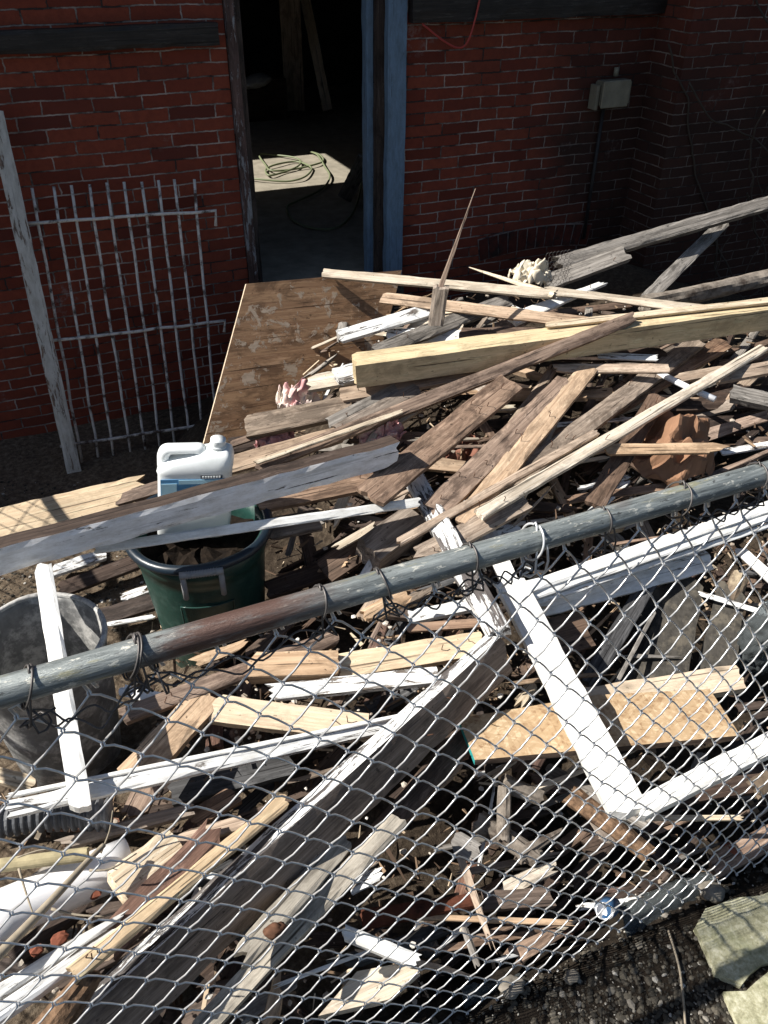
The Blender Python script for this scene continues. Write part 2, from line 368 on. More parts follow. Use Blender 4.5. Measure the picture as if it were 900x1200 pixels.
# board mesh: X along, Y across, Z thick, rough lattice with worn edges and ragged ends
def board_mesh(L, wd, th, rag=(.004, .004), bow=0., twist=0., taper=(1, 1), rnd=None, groove=None):
    rnd = rnd or random
    nx = max(5, min(26, int(L / .05))); ny = 5
    bm = bmesh.new(); V = {}
    e0 = [rnd.uniform(-1, 1) for _ in range(ny + 1)]; e1 = [rnd.uniform(-1, 1) for _ in range(ny + 1)]
    wob = [rnd.uniform(-1, 1) for _ in range(2 * nx + 2)]
    for e in (e0, e1):
        if rnd.random() < .55 and max(rag) > .003:
            q = rnd.choice((0, ny)); e[q] -= rnd.uniform(.8, 3.5); e[1 if q == 0 else ny - 1] -= rnd.uniform(0, 1.2)
    for i in range(nx + 1):
        u = i / nx
        for j in range(ny + 1):
            v = j / ny - .5
            for k in (0, 1):
                x = (u - .5) * L
                if i == 0: x -= rag[0] * (e0[j] + .35 * (k - .5)) 
                if i == nx: x += rag[1] * (e1[j] + .35 * (k - .5))
                ww = wd * (taper[0] + (taper[1] - taper[0]) * u)
                y = v * ww
                if j in (0, ny): y += wob[i if j == 0 else nx + 1 + i] * min(.0022, wd * .03)
                z = (k - .5) * th
                if j in (0, ny) and k == 1: z -= min(.003, th * .12) * (1 + wob[i])
                y2 = y * math.cos(twist * (u - .5)) - z * math.sin(twist * (u - .5)); z2 = y * math.sin(twist * (u - .5)) + z * math.cos(twist * (u - .5))
                V[i, j, k] = bm.verts.new((x, y2, z2 + bow * (1 - (2 * u - 1) ** 2)))
    q = lambda *a: bm.faces.new([V[t] for t in a])
    for i in range(nx):
        for j in range(ny):
            q((i, j, 1), (i + 1, j, 1), (i + 1, j + 1, 1), (i, j + 1, 1)); q((i, j, 0), (i, j + 1, 0), (i + 1, j + 1, 0), (i + 1, j, 0))
        q((i, 0, 0), (i + 1, 0, 0), (i + 1, 0, 1), (i, 0, 1)); q((i, ny, 0), (i, ny, 1), (i + 1, ny, 1), (i + 1, ny, 0))
    for j in range(ny):
        q((0, j, 0), (0, j, 1), (0, j + 1, 1), (0, j + 1, 0)); q((nx, j, 0), (nx, j + 1, 0), (nx, j + 1, 1), (nx, j, 1))
    return mesh_of(bm, 'board')
def profile_mesh(L, prof):
    bm = bmesh.new(); A = [bm.verts.new((-L / 2, y, z)) for y, z in prof]; B = [bm.verts.new((L / 2, y, z)) for y, z in prof]
    n = len(prof)
    for j in range(n): bm.faces.new((A[j], A[(j + 1) % n], B[(j + 1) % n], B[j]))
    bm.faces.new(A); bm.faces.new(B)
    return mesh_of(bm, 'moulding')
def frame_at(pa, pb, face):
    a = (pb - pa).normalized(); mid = (pa + pb) / 2
    up = Vector((0, 0, 1)); n0 = up - a * up.dot(a); n0.normalize()
    c = CAM - mid; c = c - a * c.dot(a); c.normalize()
    n = (n0 * (1 - face) + c * face).normalized()
    s = n.cross(a).normalized()
    return a, s, n, mid
def ppm(mid, a, s):
    x0, y0 = proj(mid); x1, y1 = proj(mid + a * .01); x2, y2 = proj(mid + s * .01)
    dx, dy = x1 - x0, y1 - y0; l = math.hypot(dx, dy)
    return abs((x2 - x0) * dy - (y2 - y0) * dx) / l / .01
def set_frame(o, a, s, n, c):
    m = Matrix((a, s, n)).transposed().to_4x4(); m.translation = c; o.matrix_world = m; o.matrix_basis = m
BOARDS = []
def board(name, label, A, B, wpx, mat, th=.02, layer=0, face=.3, rag=(.008, .008), bow=0., twist=0., taper=(1, 1), cat='board', group=None, parent=None, kind='board', nails=0, wmax=.3, plabel=None, side=None, tilt=0):
    pa, pb = PP(A, layer), PP(B, layer)
    a, s, n, mid = frame_at(pa, pb, face)
    if tilt:
        c = CAM - mid; c = (c - a * c.dot(a)).normalized(); up = Vector((0, 0, 1)); up = (up - a * up.dot(a)).normalized(); side_up = (up - c * up.dot(c)).normalized()
        n = (c * math.cos(R(tilt)) - side_up * math.sin(R(tilt))).normalized(); s = n.cross(a).normalized()
    wd = min(wmax, wpx / max(30, ppm(mid, a, s)))
    L = (pb - pa).length
    me = board_mesh(L, wd, th, rag, bow, twist, taper)
    o = bpy.data.objects.new(name, me); COL.objects.link(o)
    me.materials.append(W[mat] if mat in W else MT[mat])
    if side:
        me.materials.append(W[side] if side in W else MT[side])
        for f in me.polygons:
            if abs(f.normal.y) > .6: f.material_index = 1
    set_frame(o, a, s, n, mid - n * th / 2)
    if parent is not None:
        o.parent = parent; o.matrix_parent_inverse = parent.matrix_basis.inverted()
        if plabel: o['label'] = plabel
    else: tag(o, label, cat, group)
    for q in range(nails):
        bm = bmesh.new(); x = random.uniform(-.45, .45) * L; y = random.uniform(-.35, .35) * wd
        add_tube(bm, [(x, y, th / 2 - .004), (x + .003, y, th / 2 + .018), (x + random.uniform(-.012, .012), y + random.uniform(-.012, .012), th / 2 + random.uniform(.022, .032))], .0013, 5)
        nl = bpy.data.objects.new('nail', mesh_of(bm, 'nail', True)); COL.objects.link(nl); nl.data.materials.append(MT['rust']); nl.parent = o
    o['dims'] = (L, wd, th); BOARDS.append(o)
    return o
def blob(name, loc, size, mat, amp=.3, freq=3., label=None, cat=None, sub=4, parent=None, flat=None, crease=False, rot=0., group=None):
    bm = bmesh.new(); bmesh.ops.create_icosphere(bm, subdivisions=sub, radius=1)
    off = Vector((random.random() * 50, random.random() * 50, random.random() * 50))
    for v in bm.verts:
        d = v.co.normalized()
        if crease: d2 = d * freq + noise.noise_vector(d * 1.7 + off) * 1.1 + off; k = 1 + amp * (.35 - 1.5 * abs(noise.noise(d2))) + amp * .45 * (.3 - abs(noise.noise(d2 * 2.4)))
        else: k = 1 + amp * noise.noise(d * freq + off) + amp * .4 * noise.noise(d * freq * 3 + off) + amp * .22 * noise.noise(d * freq * 9 + off)
        v.co = Vector((d.x * size[0] * k, d.y * size[1] * k, d.z * size[2] * k))
    me = mesh_of(bm, name, not crease or True)
    o = link(name, me, mat, parent); 
    o.location = loc; o.rotation_euler = (random.uniform(-.2, .2), random.uniform(-.2, .2), rot)
    if label: tag(o, label, cat, group)
    return o
def log(name, label, A, B, wpx, mat, layer=0, taper=(1, .85), amp=.22, group=None, cat='log', endmat=None, freq=14):
    pa, pb = PP(A, layer), PP(B, layer); a, s, n, mid = frame_at(pa, pb, 1.); r = wpx / ppm(mid, a, s) / 2; L = (pb - pa).length
    bm = bmesh.new(); nx = max(6, int(L / .02)); m = 18; rings = []; off = Vector((random.random() * 40,) * 3)
    for i in range(nx + 1):
        u = i / nx; rr = r * (taper[0] + (taper[1] - taper[0]) * u); ring = []
        for j in range(m):
            q = 2 * math.pi * j / m; d = Vector((0, math.cos(q), math.sin(q)))
            kk = 1 + amp * noise.noise(Vector((u * L * freq * .35, d.y * 2.6, d.z * 2.6)) + off) + amp * .5 * noise.noise(Vector((u * L * freq, d.y * 7, d.z * 7)) + off)
            jag = (noise.noise(Vector((d.y * 5, d.z * 5, i * 9.)) + off) * r * .5) if i in (0, nx) else 0
            ring.append(bm.verts.new(((u - .5) * L + jag, d.y * rr * kk, d.z * rr * kk)))
        rings.append(ring)
    for i in range(nx):
        for j in range(m): bm.faces.new((rings[i][j], rings[i][(j + 1) % m], rings[i + 1][(j + 1) % m], rings[i + 1][j]))
    for i, ring in ((0, rings[0]), (nx, rings[-1])):
        c = bm.verts.new(sum((v.co for v in ring), Vector()) / m)
        for j in range(m): bm.faces.new((ring[j], ring[(j + 1) % m], c))
    me = mesh_of(bm, name, False); o = bpy.data.objects.new(name, me); COL.objects.link(o); me.materials.append(mat)
    set_frame(o, a, s, n, mid - n * r * .6); tag(o, label, cat, group); return o

# ------------------------------------------------------------------ ground: one sheet to the horizon, heaped under the rubble
def in_pile(px, py): return True
def ground_z(X, Y):
    if Y < .66: return NEAR_Z
    z = 0.
    for _ in range(5):
        px, py = proj(Vector((X, Y, z)))
        cx = min(1150, max(-250, px)); cy = min(1250, max(180, py))
        z = max(0., pz(cx, cy) - .235)
    fade = 1.
    if X > 3.2: fade *= max(0, 1 - (X - 3.2) / 1.5)
    if X < -.6: fade *= max(0, 1 - (-.6 - X) / 1.)
    z *= fade
    if Y > 3.75: z *= max(.25, 1 - (Y - 3.75) / .6)
    t = min(1, max(0, (Y - .66) / .14))
    z = NEAR_Z * (1 - t) + min(z, .15 + (Y - .66) * 1.2) * t
    return z + .014 * noise.noise(Vector((X * 7, Y * 7, 0))) + .008 * noise.noise(Vector((X * 19, Y * 19, 3)))
xs = [-300, -60, -15, -5] + [-2 + i * .06 for i in range(117)] + [7, 16, 60, 300]
ys = [-300, -60, -15, -5, -1] + [-.4 + i * .06 for i in range(80)] + [7, 16, 60, 300]
bm = bmesh.new(); G = {}
for i, x in enumerate(xs):
    for j, y in enumerate(ys):
        z = ground_z(x, y) if (-2 <= x <= 5.1 and -1 <= y <= 4.4) else (NEAR_Z if y < .7 else 0.)
        G[i, j] = bm.verts.new((x, y, z))
for i in range(len(xs) - 1):
    for j in range(len(ys) - 1): bm.faces.new((G[i, j], G[i + 1, j], G[i + 1, j + 1], G[i, j + 1]))
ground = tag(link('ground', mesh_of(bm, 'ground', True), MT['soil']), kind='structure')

# paving slabs by the near side of the fence
def prism(name, poly, z0, z1, mat, parent=None, jag=.0):
    bm = bmesh.new(); A = []; B = []; n = len(poly); pts = []
    for i in range(n):
        p, q = Vector(poly[i]), Vector(poly[(i + 1) % n]); m = max(1, int((q - p).length / .03)) if jag else 1
        for k in range(m):
            t = p.lerp(q, k / m); 
            if jag: t += Vector((noise.noise(Vector((t.x * 14, t.y * 14, 1))), noise.noise(Vector((t.x * 14, t.y * 14, 5))))) * jag
            pts.append(t)
    c = sum(pts, Vector((0, 0))) / len(pts)
    for p in pts:
        A.append(bm.verts.new((p.x, p.y, z0))); q = c.lerp(p, .985); B.append(bm.verts.new((q.x, q.y, z1)))
    n = len(pts)
    for j in range(n): bm.faces.new((A[j], A[(j + 1) % n], B[(j + 1) % n], B[j]))
    bm.faces.new(B); bm.faces.new(list(reversed(A)))
    return link(name, mesh_of(bm, name), mat, parent)
def gp(px, py, z=NEAR_Z + .03): p = P(px, py, z=z); return (p.x, p.y)
tag(prism('pavement', [gp(812, 1082), gp(828, 1064), gp(850, 1052), gp(930, 1036), gp(1000, 1060), gp(960, 1110), gp(898, 1128), gp(868, 1150), gp(838, 1140)], NEAR_Z - .05, NEAR_Z + .022, MT['slab'], jag=.012), kind='structure')
tag(prism('pavement', [gp(846, 1158), gp(874, 1156), gp(902, 1136), gp(970, 1118), gp(1100, 1250), gp(900, 1260)], NEAR_Z - .05, NEAR_Z + .016, MT['slab'], jag=.008), kind='structure')

# ------------------------------------------------------------------ brick building
DL, DR, CORNER = 1.02, 1.895, 3.39
bld = empty('brick_building', (1.4, WALL_Y, 0), 'old red brick building with an open doorway and sooty corner pier', 'building')
bm = bmesh.new()
add_box(bm, (-9, WALL_Y, -.2), (DL, WALL_Y + .3, 2.75)); add_box(bm, (DR, WALL_Y, -.2), (CORNER + .1, WALL_Y + .3, 2.75))
add_box(bm, (DL - .001, WALL_Y + .004, 2.6), (DR + .001, WALL_Y + .296, 2.75)); add_box(bm, (CORNER, WALL_Y - .27, -.2), (12, WALL_Y + .296, 2.75))
link('wall', mesh_of(bm, 'wall'), MT['brick'], bld)
bm = bmesh.new(); add_box(bm, (-3, WALL_Y + .02, .35), (6, 10, .55)); link('floor', mesh_of(bm, 'floor'), MT['floor'], bld)
bm = bmesh.new()
add_box(bm, (-3, 10, .3), (6, 10.2, 2.75)); add_box(bm, (-3.2, WALL_Y + .31, .3), (-3, 10.2, 2.75)); add_box(bm, (6, WALL_Y + .31, .3), (6.2, 10.2, 2.75))
link('room_wall', mesh_of(bm, 'room_wall'), MT['room'], bld)
HX0, HX1, HY0, HY1 = -1.6, .34, 6.66, 7.6
bm = bmesh.new()
add_box(bm, (-9, WALL_Y + .002, 2.752), (HX0, 10.2, 2.85)); add_box(bm, (HX1, WALL_Y + .002, 2.752), (12, 10.2, 2.85))
add_box(bm, (HX0, WALL_Y + .002, 2.752), (HX1, HY0, 2.85)); add_box(bm, (HX0, HY1, 2.752), (HX1, 10.2, 2.85))
link('roof', mesh_of(bm, 'roof'), MT['room'], bld)
def wall_pt(px, py, y=WALL_Y): return P(px, py, Y=y)
def bbox_part(name, lo_, hi, mat, parent, label=None, bev=.004):
    c = (Vector(lo_) + Vector(hi)) / 2; d = Vector(hi) - Vector(lo_)
    L = max(d); ax = list(d).index(L)
    o_ = [i for i in range(3) if i != ax]
    if d[o_[0]] < d[o_[1]]: o_ = o_[::-1]
    me = board_mesh(L, d[o_[0]], d[o_[1]], (.002, .002))
    o = bpy.data.objects.new(name, me); COL.objects.link(o); me.materials.append(mat)
    ex = [Vector((1, 0, 0)), Vector((0, 1, 0)), Vector((0, 0, 1))]
    a, s = ex[ax], ex[o_[0]]; n = a.cross(s)
    set_frame(o, a, s, n, c)
    if parent: o.parent = parent; o.matrix_parent_inverse = parent.matrix_basis.inverted()
    if label: o['label'] = label
    return o
# jambs: worn maroon left, blue right
bbox_part('door_jamb', (DL + .003, WALL_Y - .012, .5), (DL + .05, WALL_Y + .1, 2.6), W['redjamb'], bld, 'maroon door jamb with grey flaking edge')
bbox_part('door_jamb', (DL + .05, WALL_Y + .03, .5), (DL + .085, WALL_Y + .2, 2.6), W['dark'], bld, 'dark inner stop of the left jamb')
bbox_part('door_jamb', (DR - .098, WALL_Y - .025, .35), (DR + .0, WALL_Y + .02, 2.6), W['blue'], bld, 'blue painted face of the right jamb')
bbox_part('door_jamb', (DR - .135, WALL_Y + .022, .5), (DR - .08, WALL_Y + .07, 2.6), W['dark'], bld, 'dark rebate beside the blue jamb')
bbox_part('door_jamb', (DR - .168, WALL_Y + .075, .5), (DR - .133, WALL_Y + .14, 2.6), W['blue'], bld, 'narrow chipped blue door stop')
bbox_part('threshold', (DL, WALL_Y - .05, .3), (DR, WALL_Y + .019, .545), MT['stone'], bld)
# dark boards fixed across the wall
a_, b_ = wall_pt(-60, 52), wall_pt(253, 33)
bbox_part('trim_board', (a_.x, WALL_Y - .045, (a_.z + b_.z) / 2 - .05), (b_.x, WALL_Y - .003, (a_.z + b_.z) / 2 + .035), W['blackwood'], bld, 'black timber strip across the brick')
a_, b_ = wall_pt(478, 24), wall_pt(776, 6)
zz = (a_.z + b_.z) / 2
bbox_part('trim_board', (a_.x, WALL_Y - .06, zz - .02), (CORNER - .004, WALL_Y - .003, zz + .22), W['blackwood'], bld, 'black beam above the brick')
# low soldier arch over a buried window
ax0, az0 = wall_pt(566, 296).x, wall_pt(566, 296).z
bm = bmesh.new(); bm2 = bmesh.new()
for i in range(12):
    t = i / 11; x = ax0 + i * .064; z = az0 + .045 * math.sin(math.pi * (.15 + .7 * t)); c = Vector((x, WALL_Y, z))
    rot = Matrix.Translation(c) @ Matrix.Rotation((t - .5) * .3, 4, 'Y') @ Matrix.Translation(-c)
    for bb_, w_, h_, d_ in ((bm, .0275, .06, .008), (bm2, .033, .066, .0035 + .0001 * i)):
        for v in add_box(bb_, (x - w_, WALL_Y - d_, z - h_), (x + w_, WALL_Y + .01, z + h_)): v.co = rot @ v.co
link('brick_arch', mesh_of(bm, 'brick_arch'), mat_plain('sooty_arch_brick', (.085, .026, .02), .9, 0, .4, 20, .4, .1, dirt=(.03, .02, .018)), bld)
link('mortar_joint', mesh_of(bm2, 'mortar_joint'), mat_plain('arch_mortar', (.22, .19, .175), .9, 0, .5, 25, .4, .1, dirt=(.05, .04, .04)), bld)
# electrical box
p = wall_pt(711, 107); eb = empty('electrical_box', (p.x, WALL_Y - .002, p.z), 'small putty grey electrical box fixed to the brick wall', 'electrical box')
bm = bmesh.new(); add_box(bm, (p.x - .09, WALL_Y - .085, p.z - .06), (p.x + .10, WALL_Y - .003, p.z + .062)); bmesh.ops.bevel(bm, geom=bm.edges[:], offset=.008, segments=2, affect='EDGES')
link('box_body', mesh_of(bm, 'box_body'), MT['metalbox'], eb)
bm = bmesh.new(); add_box(bm, (p.x - .098, WALL_Y - .098, p.z - .066), (p.x + .08, WALL_Y - .087, p.z + .067)); bmesh.ops.bevel(bm, geom=bm.edges[:], offset=.004, segments=1, affect='EDGES')
link('lid', mesh_of(bm, 'lid'), MT['metalbox'], eb)
bm = bmesh.new(); add_box(bm, (p.x - .12, WALL_Y - .07, p.z - .075), (p.x - .1, WALL_Y - .01, p.z + .045)); link('hinge', mesh_of(bm, 'hinge'), MT['metalbox'], eb)
tube('conduit', [(p.x + .02, WALL_Y - .03, p.z + .078), (p.x + .02, WALL_Y - .03, p.z + .12)], .014, MT['metalbox'], eb, 8)
tube('conduit', [(p.x - .02, WALL_Y - .02, p.z - .072), (p.x - .02, WALL_Y - .02, p.z - .8)], .01, MT['tar'], eb, 8)
# red wire
pts = spline([wall_pt(495, 28, WALL_Y - .05), wall_pt(520, 48, WALL_Y - .06), wall_pt(538, 56, WALL_Y - .06), wall_pt(550, 45, WALL_Y - .07), wall_pt(562, 0, WALL_Y - .07), wall_pt(566, -30, WALL_Y - .07)])
tag(tube('wire', pts, .005, MT['redwire']), 'loose red wire hanging in a loop on the wall', 'wire')
# dead vines on the right wall
vine = empty('dead_vine', (4.6, WALL_Y - .3, 0), 'tangle of dead bare vine stems on the shaded brick at right', 'vine')
rv = random.Random(3); bm = bmesh.new()
for i in range(46):
    x = rv.uniform(3.9, 5.6); z = rv.uniform(.1, 1.0); pts = []; y = WALL_Y - .28 - rv.uniform(0.01, .25); dx = rv.uniform(-.05, .05)
    for k in range(rv.randint(9, 20)):
        pts.append((x, min(y, WALL_Y - .28), z)); dx += rv.uniform(-.035, .035); dx *= .93; x += dx; z += rv.uniform(.03, .11); y += rv.uniform(-.03, .035)
    add_tube(bm, spline(pts, 3), rv.uniform(.0025, .006), 5)
link('stem', mesh_of(bm, 'stem', True), MT['vine'], vine)
# interior things
FZ = .553
cpx = [(125,735),(200,742),(300,750),(370,735),(405,705),(395,685),(340,668),(260,680),(218,700),(230,725),(290,712),(345,690),(362,668),(330,650),(240,640),(190,640),(215,680),(240,705),(330,700),(420,680),(455,665),(440,640),(400,628),(430,640),(462,690),(482,730),(450,780),(350,830),(305,855),(330,910),(420,945),(510,940),(570,890),(600,820),(615,740)]
tag(tube('extension_cord', spline([P(250 + x * .2834, y * .2834, z=FZ + .012 + .008 * (i % 2)) for i, (x, y) in enumerate(cpx)], 5), .0075, MT['cord']), 'pale green cord lying in loose coils on the floor inside the doorway', 'cord')
def upright(name, label, A, B, wd, th, mat, cat='plank'):
    pa, pb = A, B; a, s, n, mid = frame_at(pa, pb, 1.); me = board_mesh((pb - pa).length, wd, th); o = bpy.data.objects.new(name, me); COL.objects.link(o); me.materials.append(mat)
    set_frame(o, a, s, n, mid); return tag(o, label, cat)
f0 = P(346, 128, z=FZ); upright('timber_post', 'dark brown timber post standing inside the dim room', f0, Vector((f0.x, f0.y, 2.74)), .2, .12, W['tan'], 'post')
f0 = P(384, 132, z=FZ); upright('leaning_plank', 'brown plank leaning at a slant in the dim room', f0 + Vector((0, 0, .02)), P(352, -30, Y=f0.y + .6), .1, .025, W['fresh'])
f0 = P(297, 86, z=FZ); upright('thin_lath', 'thin pale lath standing at the back of the dim room', f0, Vector((f0.x - .05, f0.y + .2, 2.5)), .018, .012, W['tan'], 'lath')
upright('leaning_board', 'grey board leaning on the inside of the doorway beside the cord', P(404, 232, z=FZ + .02), P(428, 185, z=.95), .1, .02, W['grey'], 'board')
blob('rag', P(300, 95, z=.95), (.14, .1, .05), MT['handle'], .35, 3, 'dark grey rag lying on a crate inside the dim room', 'rag', 3)
cr = bmesh.new(); q = P(300, 140, z=FZ); add_box(cr, (q.x - .3, q.y - .1, FZ), (q.x + .3, q.y + .6, .91)); tag(link('crate', mesh_of(cr, 'crate'), W['dark']), 'dark wooden crate at the left inside the dim room', 'crate')

# ------------------------------------------------------------------ iron window grille and post leaning on the wall
LEAN = (Vector((0, 3.70, .05)), Vector((0, -1, .235)).normalized())
gr = empty('iron_grille', P(97, 545, plane=LEAN), 'flaking white iron window grille leaning on the brick wall', 'grille')
tops = [(38,220),(62,218),(83,217),(104,216),(125,214),(146,213),(166,213),(186,211),(205,210),(227,210)]
bots = [(97,547),(117,545),(135,541),(154,538),(172,535),(189,530),(206,527),(223,524),(240,520),(256,516)]
for i, (t, b) in enumerate(zip(tops, bots)):
    A, B = P(*t, plane=LEAN), P(*b, plane=LEAN); n_ = 8
    pts = [A.lerp(B, k / n_) + Vector((random.uniform(-.004, .004), 0, 0)) for k in range(n_ + 1)]
    tube('bar', pts, .0066, MT['iron'], gr, 6)
for t, b, hook in (((22,261),(252,246),(252,264)), ((50,399),(263,375),(262,388)), ((70,522),(262,492),None)):
    A, B = P(*t, plane=LEAN), P(*b, plane=LEAN); pts = [A.lerp(B, k / 8) + Vector((0, -.013, random.uniform(-.003, .003))) for k in range(9)]
    if hook: pts.append(P(*hook, plane=LEAN) + Vector((0, -.013, 0)))
    tube('crossbar', pts, .0078, MT['iron'], gr, 6)
LEAN2 = (Vector((0, 3.63, .0)), Vector((0, -1, .235)).normalized())
A, B = P(-6, 130, plane=LEAN2), P(88, 557, plane=LEAN2)
po = upright('gate_post', 'tall peeling white timber post leaning beside the iron grille', A, B, .066, .05, W['peelpost'], 'post')

# stained plywood sheet
c4 = [Vector((.54, 3.3, .2)), Vector((1.30, 3.36, .13)), Vector((1.62, 3.56, .80)), P(288, 333, Y=3.5)]
c4[3] = P(288, 333, Y=3.44); c4[2] = P(470, 317, Y=3.47); yb = 3.43
while yb > 2.8:
    c4[0] = P(238, 520, Y=yb); c4[1] = c4[0] + (c4[2] - c4[3])
    nq = (c4[1] - c4[0]).cross(c4[3] - c4[0]).normalized()
    if nq.dot(SUN) > .10: break
    yb -= .01

e1 = (c4[1] - c4[0]).normalized(); nn = e1.cross((c4[3] - c4[0])).normalized(); e2 = nn.cross(e1); o0 = sum(c4, Vector()) / 4
bm = bmesh.new(); loc = [Vector(((c - o0).dot(e1), (c - o0).dot(e2))) for c in c4]
bot = [bm.verts.new((q.x, q.y, -.009)) for q in loc]; top = [bm.verts.new((q.x, q.y, .009)) for q in loc]
bm.faces.new(top); bm.faces.new(bot[::-1])
for i in range(4): bm.faces.new((bot[i], bot[(i + 1) % 4], top[(i + 1) % 4], top[i]))
ply = link('plywood_sheet', mesh_of(bm, 'plywood_sheet'), W['ply']); set_frame(ply, e1, e2, nn, o0)
ply.data.materials.append(W['fresh'])
for f in ply.data.polygons:
    if abs(f.normal.z) < .5: f.material_index = 1
tag(ply, 'stained brown plywood sheet propped in front of the doorway', 'plywood')

# ------------------------------------------------------------------ the chain link fence
fence = empty('chain_link_fence', (0, FENCE_Y, NEAR_Z), 'sagging chain link fence with a weathered pipe rail in the foreground', 'fence')
rail_z = lambda x: RAIL_Z
bm = bmesh.new(); add_tube(bm, [(-2.5 + i * .1, FENCE_Y, RAIL_Z) for i in range(66)], .0212, 20)
link('top_rail', mesh_of(bm, 'top_rail', True), MT['rail'], fence)
def fabric(pw, ph, x0, x1, z0, z1, yf, r=.0019, seg=5, rnd=random.Random(11), simple=False):
    """woven zigzag wires; every wire hooks into the next one"""
    bm = bmesh.new(); nw = int((x1 - x0) / (pw / 2)); nr = int((z1 - z0) / (ph / 2))
    if not simple: nw, nr = 86, 30
    def node(i, j):
        if simple: return x0 + i * pw / 2, z1 - j * ph / 2
        u = i - 24; v = j / nr; uu = min(u, 37); x = -.16 + uu * .0475 - .00021 * uu * abs(uu) + .032 * (u - uu)
        z = z1 - (z1 - z0) * (1.2 * v - .2 * v * v)
        x -= .07 * v * v * max(0, u) / 36
        x += .010 * noise.noise(Vector((x * 2.3, z * 2.3, 2))) + .004 * noise.noise(Vector((i * 1.7, j * 1.3, 8)))
        z += .016 * noise.noise(Vector((x * 2.1, z * 1.7, 6))) + .004 * noise.noise(Vector((i * 1.3, j * 1.9, 4)))
        return x, z
    for i in range(nw):
        pts = []
        for j in range(nr + 1):
            ii = i + (j + i) % 2
            side = 1 if (j + i) % 2 == 0 else -1
            x, z = node(ii, j)
            y = yf(x, z)
            if simple: pts.append(Vector((x, y, z))); continue
            # knuckle: the wire passes over its neighbour, with a short flat bend
            k = .0012 * side
            pts.append(Vector((x + k, y + .0024, z + .0018))); pts.append(Vector((x + k * 2, y, z))); pts.append(Vector((x + k, y - .0024, z - .0018)))
            if j < nr:
                x2, z2 = node(i + (j + 1 + i) % 2, j + 1); y2 = yf(x2, z2)
                going = 1 if x2 > x else -1
                for t in (.3, .6):
                    bulge = .0022 if going < 0 else -.002
                    sag = .004 * math.sin(math.pi * t) if going > 0 else 0
                    pts.append(Vector((x + (x2 - x) * t, y + (y2 - y) * t - bulge, z + (z2 - z) * t + sag)))
        if not simple:
            # twisted open barb at the top
            a = pts[0]; pts = [a + Vector((.012, .004, -.002)), a + Vector((.006, .003, .016)), a + Vector((-.004, 0, .014))] + pts
        add_tube(bm, pts, r, seg)
    return bm
def yf(x, z): return mesh_y(z) + .010 * noise.noise(Vector((x * 2.4, z * 2.0, 0))) - .004 * max(0, noise.noise(Vector((x * 5, z * 5, 9))))
link('wire_mesh', mesh_of(fabric(.092, .089, -1.15, 2.6, NEAR_Z + .005, RAIL_Z - .045, yf), 'wire_mesh', True), MT['wire'], fence)
# tension of tie wires round the rail
def ring(x, lean=0., r=.0255, turns=1.0, rnd=random):
    pts = []
    for k in range(int(22 * turns) + 1):
        q = 2 * math.pi * k / 22
        pts.append(Vector((x + lean * math.cos(q) + .004 * k / 22, FENCE_Y + r * math.sin(q), RAIL_Z + r * math.cos(q) - .003)))
    return pts
def rail_x(px): # X on the rail seen at this pixel column
    d = ray(px, 680); lo_, hi = -1., 3.
    for _ in range(40):
        m = (lo_ + hi) / 2
        if proj(Vector((m, FENCE_Y, RAIL_Z)))[0] < px: lo_ = m
        else: hi = m
    return lo_
for px, bright, turns, lean, rr in ((28,0,1.6,.012,.027),(150,0,2.4,.014,.029),(168,0,1.7,-.008,.027),(372,0,1.3,.006,.0255),(447,0,1.2,-.006,.026),(548,0,1.1,.004,.0255),(622,1,1.0,.008,.029),(704,0,1.0,.003,.0245),(792,0,1.1,.012,.03),(884,0,1.2,.006,.026),(930,0,1.1,.006,.026)):
    x = rail_x(px); pts = [Vector((x - .012, FENCE_Y - .012, RAIL_Z - .06)), Vector((x - .004, FENCE_Y - .03, RAIL_Z - .045))] + ring(x, lean, rr, turns)
    e = pts[-1]; pts += [e + Vector((.006, -.022, -.03)), Vector((x + .02, FENCE_Y - .024, RAIL_Z - .055)), Vector((x + .006, FENCE_Y + .012, RAIL_Z - .068)), Vector((x - .02, FENCE_Y - .012, RAIL_Z - .06)), Vector((x + .028, FENCE_Y - .006, RAIL_Z - .05))]
    tube('tie_wire', spline(pts, 2), .0021 if bright else .0018, MT['tie_bright' if bright else 'tie'], fence, 5)
for xa, xb, sag in ((rail_x(30), rail_x(165), .05), (rail_x(165), rail_x(372), .03), (rail_x(447), rail_x(560), .02), (rail_x(560), rail_x(625), .015), (rail_x(800), rail_x(890), .02)):
    for q in range(2):
        pts = []
        for k in range(9):
            t = k / 8; pts.append(Vector((xa + (xb - xa) * t, FENCE_Y - .018 + .01 * math.sin(k * 2.1 + q * 3), RAIL_Z - .035 - sag * math.sin(math.pi * t) * (.6 + .5 * q) + .006 * math.cos(k * 1.9 + q))))
        tube('tie_wire', spline(pts, 3), .0016, MT['tie'], fence, 5)
# the side run of the same fence, left of the picture: its shadow falls on the ground and on the pale plank
sf = empty('chain_link_fence', (-1.25, 2.6, 0), 'side run of chain link fence at left whose shadow nets the bare ground', 'fence')
bm = fabric(.092, .089, 1.2, 4.0, .05, 1.25, lambda x, z: 0., .0025, 4, simple=True)
o = link('wire_mesh', mesh_of(bm, 'wire_mesh'), MT['wire']); o.matrix_basis = Matrix.Translation((-1.25, 0, 0)) @ Matrix.Rotation(math.pi / 2, 4, 'Z'); o.parent = sf; o.matrix_parent_inverse = sf.matrix_basis.inverted()
tube('top_rail', [(-1.25, 1.2, 1.27), (-1.25, 4.0, 1.27)], .02, MT['rail'], sf, 12)

